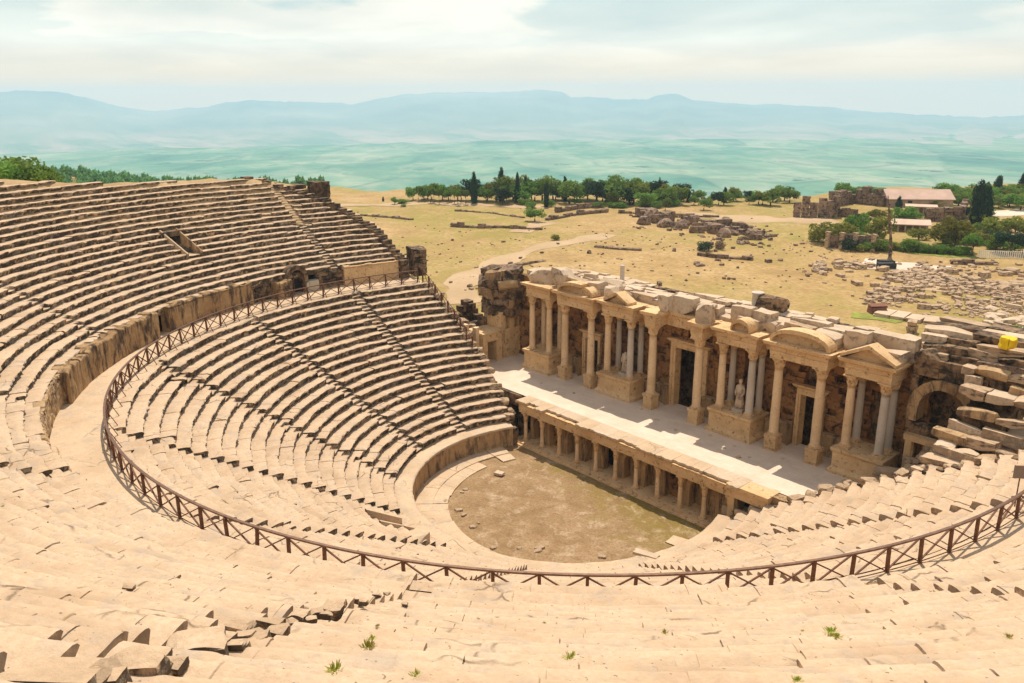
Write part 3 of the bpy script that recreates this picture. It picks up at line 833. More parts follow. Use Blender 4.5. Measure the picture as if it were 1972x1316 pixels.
def mould(mb, x0, x1, y0, y1, prof, seed=0, chip=.03, step=.25):
    """moulded course running round the front and both sides of a projecting block; prof = [(projection, z)]"""
    path = []
    for x in np.arange(0, 1.0001, 1/max(2, round((y1-y0)/step))): path.append((x0, y1+(y0-y1)*x, -1, 0))
    n = max(2, round((x1-x0)/step))
    for k in range(1, n): path.append((x0+(x1-x0)*k/n, y0, 0, -1))
    for x in np.arange(0, 1.0001, 1/max(2, round((y1-y0)/step))): path.append((x1, y0+(y1-y0)*x, 1, 0))
    G = []
    for i, (x, y, nx, ny) in enumerate(path):
        c1 = abs(x-x0) < 1e-6 and abs(y-y0) < 1e-6; c2 = abs(x-x1) < 1e-6 and abs(y-y0) < 1e-6
        nn = (-1, -1) if c1 else (1, -1) if c2 else (nx, ny)
        e = fbm(np.array([x*2.1]), np.array([y*2.1]), 0, 81+seed, 3)[0]; e2 = fbm(np.array([x*.9+5]), np.array([y*.9]), 0, 91+seed, 2)[0]
        row = []
        for j, (o, z) in enumerate(prof):
            w = o*(1-.55*max(0, e2-.45)*2) if o > .12 else o
            w += chip*e*(.4+o*3)*.6
            row.append((x+nn[0]*w, y+nn[1]*w, z+chip*.7*e*(j > 0)))
        row.append((min(max(x, x0+.3), x1-.3), y1 if abs(y-y1) < 1e-6 else max(y, y0+.3), prof[-1][1]+chip*.3*e))
        row.append(((x0+x1)/2, y1, prof[-1][1]+.01))
        row.insert(0, ((x0+x1)/2, y1, prof[0][1]-.005))
        G.append(row)
    mb.grid(np.array(G))
    if len(prof) > 11:
        zs = prof[7][1]; k = 1.0 if prof[9][0] > .25 else .6
        for x in np.arange(x0+.02, x1-.1, .2):
            if random.random() < .9: mb.box((x, y0-.2*k, zs), (x+.11, y0-.02, zs+.1), jit=.006)
        for x in (x0, x1):
            sg = -1 if x == x0 else 1
            for y in np.arange(y0+.02, y1-.15, .2):
                a_, b_ = sorted((x+sg*.02, x+sg*.2*k))
                if random.random() < .9: mb.box((a_, y, zs), (b_, y+.11, zs+.1), jit=.006)
    return mb

def column_parts(root, x, y, z0, z1, r=.34, ped=0., grey=False):
    loc = (x, y, z0)
    H = z1-z0; hp = ped; hb = .28; hc = .72
    o0 = hp+hb
    n = 14
    prof = [(r*1.06, o0), (r*1.0, o0+.07)]+[(r*(1-.13*(t**1.6)), o0+.1+(H-hc-o0-.12)*t) for t in np.linspace(0, 1, n)]+[(r*.93, H-hc-.05), (r*.93, H-hc)]
    k = 22; th = np.linspace(0, 2*PI, k+1); sd = random.random()*50
    G = np.array([[(rr*(1+.025*e)*math.cos(t), rr*(1+.025*e)*math.sin(t), z) for (rr, z), e in zip(prof, fbm(np.cos(t)*2+sd, np.sin(t)*2, np.array([q[1]*1.5 for q in prof]), 7, 3))] for t in th])
    mb = MB().grid(G)
    sh = mb.build('column', 'greymarble' if grey else 'column', None, True); sh.parent = root
    sh.location = Vector(loc)-root.location
    # base: plinth and two tori
    b = MB(); b.box((-r*1.42, -r*1.42, hp), (r*1.42, r*1.42, hp+.09), jit=.015)
    b.lathe([(r*.5, hp+.09), (r*1.36, hp+.09), (r*1.42, hp+.13), (r*1.34, hp+.17), (r*1.12, hp+.19), (r*1.2, hp+.23), (r*1.12, o0), (r*.5, o0)], 20)
    q = b.build('base', 'marble', None, False); q.parent = sh
    # capital: bell with two tiers of leaves, volutes, abacus
    c = MB(); zb = H-hc
    c.lathe([(r*.9, zb), (r*1.0, zb+.05), (r*.95, zb+.1), (r*1.0, zb+.3), (r*1.2, zb+.52), (r*1.38, zb+.62), (r*.4, zb+.62)], 16)
    for tier, (zz, hh, ro, cnt) in enumerate(((zb+.06, .26, 1.12, 8), (zb+.26, .28, 1.25, 8))):
        for i in range(cnt):
            a = 2*PI*(i+.5*tier)/cnt
            if random.random() < .15: continue
            pts = np.array([(r*.92, 0, zz), (r*1.04, 0, zz+hh*.5), (r*ro, 0, zz+hh*.9), (r*(ro+.14), 0, zz+hh*.82)])
            ca, sa = math.cos(a), math.sin(a)
            P = np.c_[pts[:, 0]*ca, pts[:, 0]*sa, pts[:, 2]]
            c.tube(P, [r*.2, r*.2, r*.15, r*.06], 5)
    for i in range(4):
        a = PI/4+i*PI/2
        if random.random() < .25: continue
        c.tube(np.array([(r*1.0*math.cos(a), r*1.0*math.sin(a), zb+.36), (r*1.4*math.cos(a), r*1.4*math.sin(a), zb+.55), (r*1.62*math.cos(a), r*1.62*math.sin(a), zb+.56)]), [r*.12, r*.16, r*.12], 5)
    w = r*1.5
    c.box((-w, -w, zb+.62), (w, w, H-.004), jit=.035)
    q = c.build('capital', 'marble', None, False); q.parent = sh
    if ped:
        p = MB(); w = r*1.32
        p.box((-w*1.12, -w*1.12, -.05), (w*1.12, w*1.12, .14), jit=.02); p.box((-w, -w, .14), (w, w, hp-.1), jit=.02); p.box((-w*1.1, -w*1.1, hp-.1), (w*1.1, w*1.1, hp-.003), jit=.02)
        q = p.build('pedestal', 'marble', None); q.parent = sh
    return sh

ENT = [(0, 10.5), (.0, 10.72), (.03, 10.73), (.03, 10.95), (.07, 10.99), (.02, 11.02), (.02, 11.26), (.08, 11.32), (.1, 11.38), (.34, 11.44), (.36, 11.54), (.42, 11.62), (.42, 11.68)]
WALLY = 13.7
def build_frons():
    root = thing('stage_building', 'ruined marble stage building with tall columns and pediments facing the seats', 'ruin', (0, 14, SZ))
    R = lambda o: (setattr(o, 'parent', root), setattr(o, 'matrix_parent_inverse', Matrix.Translation(-Vector((0, 14, SZ)))), o)[2]
    ops = [(-1.3, 1.3, SZ, 8.55), (-11.25, -9.75, SZ, 7.3), (9.75, 11.25, SZ, 7.6), (-15.9, -14.5, 5.6, 9.2), (14.6, 16., 5.6, 9.2), (-6.3, -4.9, 5.8, 9.4), (4.9, 6.3, 5.8, 9.4), (-11.2, -9.8, 8.6, 9.9), (9.8, 11.2, 8.3, 9.9)]
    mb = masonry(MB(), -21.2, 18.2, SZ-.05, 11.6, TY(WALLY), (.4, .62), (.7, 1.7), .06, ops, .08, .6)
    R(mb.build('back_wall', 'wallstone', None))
    # recess backing: niches are shallow, doors stay open
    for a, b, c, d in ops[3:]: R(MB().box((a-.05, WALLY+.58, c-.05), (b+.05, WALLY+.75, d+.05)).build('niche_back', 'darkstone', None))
    # rear wall and the broad top of ruined masonry
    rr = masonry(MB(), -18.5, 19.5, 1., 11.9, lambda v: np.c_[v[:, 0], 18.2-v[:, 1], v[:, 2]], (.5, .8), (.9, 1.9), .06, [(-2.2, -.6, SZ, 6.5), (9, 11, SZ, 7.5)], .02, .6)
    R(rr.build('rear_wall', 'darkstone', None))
    mb = MB(); mb.box((-18.6, WALLY+.62, 11.2), (19.4, 18.1, 11.62)); R(mb.build('wall_core', 'darkstone', None))
    # low curved podium between the doors
    for a, b in ((-9.3, -7.6), (-4., -1.7), (1.7, 3.6), (7.4, 9.3), (-13.4, -11.6), (11.6, 13.5)):
        xs = np.linspace(a, b, 10); c = (a+b)/2; hw = (b-a)/2
        yy = WALLY-.75+.35*(1-((xs-c)/hw)**2)
        G = np.array([[(x, y+.0, SZ), (x, y, SZ+.1), (x, y+.06, SZ+.16), (x, y+.06, SZ+1.42), (x, y-.06, SZ+1.48), (x, y-.06, SZ+1.62), (x, WALLY, SZ+1.63)] for x, y in zip(xs, yy)])
        mb = MB().grid(G)
        for e in (0, -1): mb.add(np.array(list(G[e])+[(G[e][0][0], WALLY, SZ)]), [tuple(range(8))])
        R(mb.build('wall_podium', 'podium', None))
    # door frames
    for x, hw, h, w in ((0, 1.3, 4.9, .42), (-10.5, .75, 3.6, .28), (10.5, .75, 3.9, .28)):
        mb = MB(); y = WALLY-.22
        for s_ in (-1, 1):
            xa, xb = sorted((x+s_*hw, x+s_*(hw+w))); mb.box((xa, y, SZ), (xb, WALLY+.5, SZ+h))
            xa, xb = sorted((x+s_*(hw+w*.55), x+s_*(hw+w*1.12))); mb.box((xa, y-.07, SZ), (xb, y, SZ+h))
        mb.box((x-hw-w*1.12, y-.04, SZ+h), (x+hw+w*1.12, WALLY+.45, SZ+h+.42), jit=.01)
        mould(mb, x-hw-w*1.3, x+hw+w*1.3, y-.02, WALLY, [(0, SZ+h+.42), (.08, SZ+h+.48), (.2, SZ+h+.6), (.24, SZ+h+.72)], 3)
        R(mb.build('door_frame', 'marble', None))
    # aedicule podia and their columns
    for c, hw, y0, grey in ((-15.25, 1.62, 11.25, False), (-5.85, 1.75, 11.3, True), (5.45, 1.75, 11.35, True), (15.2, 1.62, 11.3, True)):
        mb = MB()
        mould(mb, c-hw, c+hw, y0, WALLY, [(.22, SZ), (.22, SZ+.2), (.16, SZ+.3), (.05, SZ+.42), (.02, SZ+.5), (.02, SZ+1.45), (.08, SZ+1.52), (.14, SZ+1.62), (.14, SZ+1.78)], int(c*7) % 50, .015)
        R(mb.build('pedestal', 'marble', None))
        for s_ in (-1, 1):
            column_parts(root, c+s_*(hw-.5), y0+.55, SZ+1.79, 10.5, .285, 0, grey and s_ > 0)
            column_parts(root, c+s_*(hw-.55), WALLY-.5, SZ+1.79, 10.5, .25, 0, grey)
        mb = MB(); mould(mb, c-hw+.12, c+hw-.12, y0+.2, WALLY, ENT, int(c*5) % 40, .03)
        R(mb.build('entablature', 'marble', None))
    for x in (-12.05, -8.9, 8.9, 12.05):
        column_parts(root, x, 11.73, SZ, 10.5, .325, 1.05)
    for x in (-2.22, 2.22):
        column_parts(root, x, 11.73, SZ, 10.5, .335, 1.1)
        mb = MB(); mould(mb, x-.5, x+.5, 11.25, WALLY, ENT, int(x*9) % 30, .03); R(mb.build('entablature', 'marble', None))
    for a, b in ((-12.6, -8.4), (8.4, 12.6)):
        mb = MB(); mould(mb, a, b, 11.28, WALLY, ENT, int(a*3) % 30, .035); R(mb.build('entablature', 'marble', None))
    for a, b in ((-13.75, -12.6), (-8.4, -7.5), (-4.2, -2.75), (-1.7, 1.7), (2.75, 3.75), (7.15, 8.4), (12.6, 13.6)):
        mb = MB(); mould(mb, a, b, 12.75, WALLY+.1, [(o*.6, z-.03) for o, z in ENT], int(a*11) % 30, .03); R(mb.build('entablature', 'marble', None))
    # pediments
    def tri(c, hw, y, h, z=11.69):
        mb = MB(); t = .2
        mb.prism([(c-hw+.3, z), (c+hw-.3, z), (c, z+h-.2)], y+.25, y+.8)
        for s_ in (-1, 1):
            mb.prism([(c+s_*hw, z), (c+s_*(hw+.02), z+.2), (c, z+h+.05), (c, z+h-.2)] if s_ < 0 else [(c, z+h-.2), (c, z+h+.05), (c+hw+.02, z+.2), (c+hw, z)], y-.12, y+1.0)
        R(mb.build('pediment', 'marble', None))
    def seg(c, hw, y, h, z=11.69, cut=None):
        mb = MB(); th = np.linspace(0, PI, 19)
        P = [(c-hw*math.cos(a)*.93, z+(h-.22)*math.sin(a)**.8) for a in th]; mb.prism(P, y+.3, y+.8)
        for i in range(len(th)-1):
            if cut and cut[0] < i < cut[1]: continue
            a, b = th[i], th[i+1]
            q = [(c-hw*math.cos(a)*.9, z+(h-.24)*max(math.sin(a), 0)**.8), (c-hw*math.cos(a), z+.05+h*max(math.sin(a), 0)**.8), (c-hw*math.cos(b), z+.05+h*max(math.sin(b), 0)**.8), (c-hw*math.cos(b)*.9, z+(h-.24)*max(math.sin(b), 0)**.8)]
            mb.prism(q, y-.1+random.uniform(-.03, .03), y+.95)
        R(mb.build('pediment', 'marble', None))
    seg(-10.5, 2.1, 11.3, .9, cut=(10, 13))
    seg(10.5, 2.2, 11.25, 1.0)
    tri(15.2, 1.8, 11.3, 1.05)
    seg(5.75, .8, 11.5, .85)
    tri(-5.9, 1.3, 11.4, .85)
    for k, (c, w, h, y) in enumerate(((-11.4, 2., .95, 12.75), (-9.6, 2., 1.0, 12.85), (9.7, 2.0, 1.1, 12.75), (11.5, 2.1, 1.0, 12.8), (14.6, 1.6, .8, 12.8), (16., 1.8, .75, 12.7), (-6.4, 1.5, .7, 12.7), (5.75, 1.5, .8, 12.7))):
        link_mesh('backing_stone', rock_mesh('paleblock' if k % 2 else 'rubble', k % 7, 'block'), root, Vector((c, y, 11.6+h/2))-Vector((0, 14, SZ)), (random.uniform(-.08, .08), random.uniform(-.1, .1), random.uniform(-.1, .1)), (w, 1.2, h*1.15))
    # coping: pale uneven slabs lying over the wall core
    y = 13.2; rs = random.Random(4)
    for row in range(5):
        x = -18.6
        while x < (19.3 if row < 2 else 21.5):
            w = rs.uniform(.8, 2.6); d = 1.02
            if rs.random() < .9:
                h = rs.uniform(.18, .5)+(.35 if row == 0 and rs.random() < .35 else 0)
                mb = MB(); mb.box((x+.02, y+.02+rs.uniform(-.08, .08), 11.56), (x+w-.02, y+d-.02, 11.62+h), jit=.11)
                if row > 0 or not (-3 < x < 3 and False): R(mb.build('coping_slab', 'paleblock', None))
            x += w
        y += d
    return root
FRONS = build_frons()

# loose blocks standing on top of the wall (each can be lifted away)
def block(label, x, y, z, sx, sy, sz, rz=0, mat='paleblock', k=0, kind='block', name='stone_block', cat='block', group='loose blocks on the stage building', tilt=(0, 0)):
    return rock_thing(name, label, cat, (x, y, z+sz*.46), (sx, sy, sz), rz, mat, k, kind, group, tilt)
block('large pale block upright on the cornice left of the central door', -1.55, 12.3, 11.7, 1.0, .9, 1.35, .05, k=1)
block('second large pale block on the cornice above the central door', -.2, 13.0, 11.7, 1.9, .9, 1.35, .03, k=2)
block('broad pale parapet block behind the cornice over the central door', 1.5, 13.2, 11.7, 1.6, .8, 1.1, -.03, k=3)
block('big rounded drum-like block on the cornice right of the central door', 2.35, 12.0, 11.68, 1.25, 1.2, 1.5, .3, k=4)
block('grey boulder leaning on the cornice of the leftmost columns', -15.7, 12.6, 11.7, 2.6, 1.3, 1.3, .2, k=5, kind='rock')
block('rough hump of stone left of the first curved pediment', -13.2, 12.7, 11.7, 1.9, 1.4, 1.7, -.2, k=2, kind='rock')
block('long rough block behind the first curved pediment', -9.2, 14.0, 11.9, 3.2, .9, .95, .05, k=3, kind='rock')
block('broken lump right of the first curved pediment', -7.4, 12.4, 11.7, 1.2, 1.1, 1.0, .4, k=6, kind='rock')
block('coarse squared block behind the small arched pediment', 4.9, 13.2, 11.7, 1.6, 1.1, 1.5, .05, k=1)
block('cracked squared block above the small arched pediment', 6.5, 13.4, 11.7, 1.5, 1.0, 1.35, -.08, k=2)
block('pair stone, left, between the two pediments right of centre', 7.3, 13.1, 11.7, .75, .8, .8, .1, k=3)
block('pair stone, right, between the two pediments right of centre', 8.1, 13.1, 11.7, .75, .8, .8, -.1, k=4)
block('long smooth parapet block behind the large curved pediment', 9.9, 13.7, 11.9, 2.8, .9, 1.15, .04, k=5)
block('second smooth parapet block behind the large curved pediment', 12.0, 13.6, 11.9, 1.9, .9, .9, .02, k=6)
block('tall cracked block left of the triangular pediment', 13.7, 12.9, 11.7, 1.5, 1.1, 1.5, .05, 'paleblock', k=1)
block('long cracked block behind the triangular pediment', 15.6, 13.9, 11.8, 2.9, 1.0, 1.3, .03, 'paleblock', k=2)
block('dark lump at the right end of the triangular pediment', 17.9, 13.4, 11.6, 1.5, 1.2, 1.2, .3, 'darkstone', 3, 'rock')
block('dark boulder on the wall top behind the small arched pediment', 4.7, 17.2, 12.0, 2.2, 1.5, 1.25, .3, 'darkstone', 4, 'rock')
rs_ = random.Random(21)
for i in range(34):
    x = rs_.uniform(-17.5, 19); y = rs_.uniform(14.2, 17.9)
    block('flat pale stone lying loose on the top of the stage building', x, y, 11.95, rs_.uniform(.5, 1.4), rs_.uniform(.4, .8), rs_.uniform(.18, .5), rs_.uniform(-.4, .4), 'paleblock', i % 7, 'block', group='flat loose stones on the wall top')
def stump(x, y, z, h, r, label):
    t = thing('column_stump', label, 'column', (x, y, z))
    MB().lathe([(0, 0), (r*1.15, 0), (r*1.15, .08), (r, .14), (r*.93, h-.15), (r*1.05, h-.12)], 18).build('shaft', 'greymarble', None, True).parent = t
    c = MB(); c.lathe([(r*1.05, h-.12), (r*1.2, h-.02), (r*1.15, h), (0, h+.02)], 18); c.build('capital', 'greymarble', None).parent = t
stump(-9.9, 16.6, 12.05, 1.5, .2, 'slim pale column stump standing alone on the left of the wall top')
stump(3.55, 16.9, 12.0, 1.35, .42, 'thick pale column stump beside the dark boulder on the wall top')

def statue(x, y, z, rz, h, label, headless):
    t = thing('statue', label, 'statue', (x, y, z), rz)
    MB().box((-.42, -.36, 0), (.42, .36, .22), jit=.015).build('plinth', 'greymarble', None).parent = t
    s_ = h/1.75
    prof = [(.0, .22), (.36, .22), (.33, .5), (.27, .95), (.25, 1.15), (.29, 1.4), (.31, 1.6), (.27, 1.72), (.1, 1.78), (.085, 1.86)]
    if not headless: prof += [(.12, 1.9), (.135, 2.0), (.11, 2.1), (.0, 2.14)]
    else: prof += [(.0, 1.88)]
    mb = MB().lathe([(r, .22+(q-.22)*s_) for r, q in prof], 30, (0, 0, 0), .085, 8, .72)
    for sg in (-1, 1): mb.tube(np.array([(sg*.25, 0, .22+1.42*s_), (sg*.36, -.03, .22+1.05*s_), (sg*.2, -.22, .22+.85*s_)]), [.1, .085, .06], 8)
    mb.build('figure', 'paleblock', None, True).parent = t
statue(-5.5, 12.3, SZ+1.79, .0, 1.9, 'headless robed statue between the columns left of the central door', True)
statue(5.6, 12.3, SZ+1.79, .1, 2.05, 'robed statue with rough head between the columns right of the central door', False)

# ------------------------------------------------------------------ versurae
def build_versura_left():
    root = thing('ruined_tower', 'dark ruined masonry tower at the left end of the stage', 'ruin', (-21.5, 12, SZ))
    O = Vector((-21.5, 12, SZ))
    R = lambda o: (setattr(o, 'parent', root), setattr(o, 'matrix_parent_inverse', Matrix.Translation(-O)))
    mb = masonry(MB(), 11.3, 14.4, SZ, 8.2, TX(-20.3), (1.1, 1.5), (.5, .8), .05, [(11.9, 12.5, 5.8, 7.2), (13.1, 13.6, 5.8, 7.4)], .02, .6, lambda u: 7.6+.5*math.sin(u*5))
    mb.box((-22.8, 11.3, SZ), (-20.85, 14.4, 8.1)); R(mb.build('panelled_wall', 'marble', None))
    k = 0; z = 7.7
    for row in range(5):
        h = (.95, .8, 1.0, .85, .8)[row]; n = 7; rr = (1.75, 1.7, 1.85, 1.95, 1.6)[row]; ph = random.uniform(0, 1)
        for i in range(n):
            if row == 4 and i in (1, 4): continue
            a = 2*PI*(i+ph)/n; q = (-21.9+(rr-.45)*math.cos(a)*1.15, 12.9+(rr-.45)*math.sin(a)*.95)
            o = link_mesh('stone', rock_mesh(('darkstone', 'ruin', 'darkstone', 'podium')[k % 4 if k % 8 else 0], k % 7, 'block'), root, Vector((q[0], q[1], z+h/2))-O, (random.uniform(-.12, .12), random.uniform(-.12, .12), a+random.uniform(-.2, .2)), (random.uniform(1.1, 1.5), random.uniform(1.5, 2.0), h*random.uniform(1.0, 1.18))); k += 1
        z += h*.97
    mb = MB(); mb.box((-23., 12.0, 7.6), (-20.9, 13.9, 11.4), jit=.15); R(mb.build('core', 'darkstone', None))
    o = link_mesh('stone', rock_mesh('ruin', 2, 'block'), root, Vector((-20.9, 13.2, z-.05))-O, (.15, -.1, .5), (2.0, 1.3, .6))
    # lower side porch with a doorway
    mb = MB(); x = -20.0
    mb.box((-22.3, 8.9, SZ), (x, 9.35, 6.4)); mb.box((-22.3, 10.5, SZ), (x, 11.2, 6.4)); mb.box((-22.3, 9.35, 5.9), (x, 10.5, 6.4)); mb.box((-22.4, 8.8, 6.402), (x+.08, 11.25, 6.62), jit=.03)
    mb.box((-22.3, 9.3, SZ), (-21.6, 10.6, 5.95)); R(mb.build('porch', 'marble', None))
    mb = MB(); mb.box((x+.0, 9.2, SZ), (x+.08, 9.36, 5.75)); mb.box((x, 10.48, SZ), (x+.08, 10.66, 5.75)); mb.box((x, 9.2, 5.752), (x+.1, 10.66, 6.0)); R(mb.build('door_frame', 'marble', None))
    mb = MB(); mb.box((-22.2, 8.0, SZ-1), (-21.6, 8.5, 7.3)); mb.box((-20.9, 8.35, SZ-1), (-20.4, 8.75, 7.2)); R(mb.build('pillar', 'column', None))
    mb = masonry(MB(), -28.2, -22.9, 3, 8.3, TY(11.5), (.35, .6), (.5, 1.1), .15, (), .05, .8, lambda u: 6.4+1.8*math.sin((u+28)*.8)); R(mb.build('low_wall', 'darkstone', None))
build_versura_left()
for i in range(10):
    rock_thing('boulder', 'rough fallen boulder beside the dark tower at the left end of the stage', 'stone', (-22.5-random.uniform(0, 5), 9.4+random.uniform(-.6, 1.6), 6.8+random.uniform(-.6, .3)), [random.uniform(.5, 1.1) for _ in range(3)], random.uniform(0, 3), 'darkstone' if i % 2 else 'rubble', i % 7, 'rock', 'boulders by the left tower')

def build_versura_right():
    O = Vector((20, 13, SZ))
    root = thing('ruined_wall', 'ruined wall with a round arch at the right end of the stage', 'ruin', O)
    R = lambda o: (setattr(o, 'parent', root), setattr(o, 'matrix_parent_inverse', Matrix.Translation(-O)))
    mb = masonry(MB(), 17.3, 23, SZ, 11.9, TY(12.9), (.4, .7), (.6, 1.4), .08, [(17.75, 21.05, 8.1, 11.0), (17.9, 20.0, SZ, 6.9)], .03, .7)
    R(mb.build('wall', 'darkstone', None))
    mb = arch_frame(MB(), 1.42, .9, .62, 12.72, 13.7, 8.2, lambda v: np.c_[v[:, 0]+19.4, v[:, 1], v[:, 2]], 12, .08); R(mb.build('arch', 'podium', None))
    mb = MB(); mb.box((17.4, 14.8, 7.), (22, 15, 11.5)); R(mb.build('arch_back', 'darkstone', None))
    mb = MB(); mb.box((17.6, 12.45, SZ), (18.0, 12.9, 6.9)); mb.box((19.9, 12.4, SZ), (20.3, 12.9, 6.9)); mb.box((17.5, 12.4, 6.902), (20.6, 12.9, 7.3), jit=.02); R(mb.build('door_frame', 'marble', None))
    # upper masonry in long courses
    z = 11.75; k = 0
    for row, (y0, h) in enumerate(((13.0, .42), (13.35, .4), (13.8, .42), (14.3, .38), (14.9, .34))):
        x = 17.8-.25*row
        while x < 23.6:
            w = random.uniform(.9, 3.2)
            for dy in (0, 1.3, 2.5):
                if y0+dy > 17.4: continue
                link_mesh('course_stone', rock_mesh(('darkstone', 'rubble', 'darkstone', 'paleblock' if row > 2 else 'ruin')[k % 4], k % 7, 'block'), root, Vector((x+w/2, y0+dy+.6+random.uniform(-.15, .15), z+h/2))-O, (random.uniform(-.05, .05), random.uniform(-.05, .05), random.uniform(-.06, .06)), (w*1.02, 1.35, h*1.35)); k += 1
            x += w
        z += h
build_versura_right()
# stepped cross wall on the right: each course a heavy block
STEP = thing('stepped_wall', 'broken cross wall of heavy stepped blocks at the right edge of the stage', 'ruin', (21.8, 10, SZ))
def build_steps():
    O = Vector((21.8, 10, SZ))
    y = 14.4; z = 13.1; k = 0
    while y > 7.4:
        d = random.uniform(.45, .95); x = 20.5+random.uniform(-.4, .5)
        while x < 23.6:
            w = random.uniform(.7, 2.1); h = random.uniform(.3, .62)
            if random.random() < .9:
                link_mesh('block', rock_mesh(('rubble', 'paleblock', 'seat', 'podium')[k % 4], k % 7, 'block'), STEP, Vector((x+w/2, y-d/2+random.uniform(-.1, .1), z-h/2+random.uniform(-.14, .1)))-O, (random.uniform(-.1, .1), random.uniform(-.12, .12), random.uniform(-.14, .14)), (w*1.02, d*1.25, h*1.25))
            k += 1; x += w
        y -= d; z -= d*random.uniform(.7, .95)
    for yy, zz, w in ((7.9, 8.0, 3.6), (7.3, 7.6, 2.4), (8.6, 8.5, 3.0)):
        link_mesh('block', rock_mesh('seat', k % 7, 'block'), STEP, Vector((22.3, yy, zz))-O, (0, .02, -.05), (w, .75, .6)); k += 1
    mb = MB(); zz = 2.; top = lambda u: float(np.interp(u, [7.4, 8, 14.3], [7.0, 7.3, 12.6]))
    masonry(mb, 7.5, 14.4, 2., 12.4, TX(23.3), (.45, .75), (.6, 1.2), .08, (), .03, 2.4, lambda u: top(u)-.72)
    o = mb.build('core', 'darkstone', None); o.parent = STEP; o.matrix_parent_inverse = Matrix.Translation(-O)
build_steps()
for i, (u, v, z, s_) in enumerate([(1645, 940, 4.3, 1.1), (1720, 918, 5., 1.7), (1690, 938, 4.6, .8), (1765, 912, 6., 1.1), (1790, 885, 6.3, 1.0), (1760, 890, 5.8, .9), (1810, 880, 6.9, 1.2), (1835, 868, 7.2, 1.4), (1870, 862, 7.8, 1.5), (1905, 848, 8.2, 2.2), (1950, 850, 8.6, 2.6), (1925, 870, 8.6, 1.5), (1780, 905, 6., .8), (1800, 865, 6.6, .9), (1745, 925, 5.4, .7), (1625, 950, 4.1, .7), (1590, 958, 4., .8)]):
    p = gp(u, v, z)
    lab = 'tan boulder lying where the right seats meet the stage' if i not in (9, 10) else ('long weathered beam of stone at the right picture edge' if i == 10 else 'thick weathered slab left of the long stone beam')
    rock_thing('boulder', lab, 'stone', p, (s_*1.3, s_*.8, s_*.6), random.uniform(-.4, .6), 'rubble' if i < 9 else 'paleblock', i % 7, 'block' if i % 2 else 'rock', 'boulders at the right end of the stage')

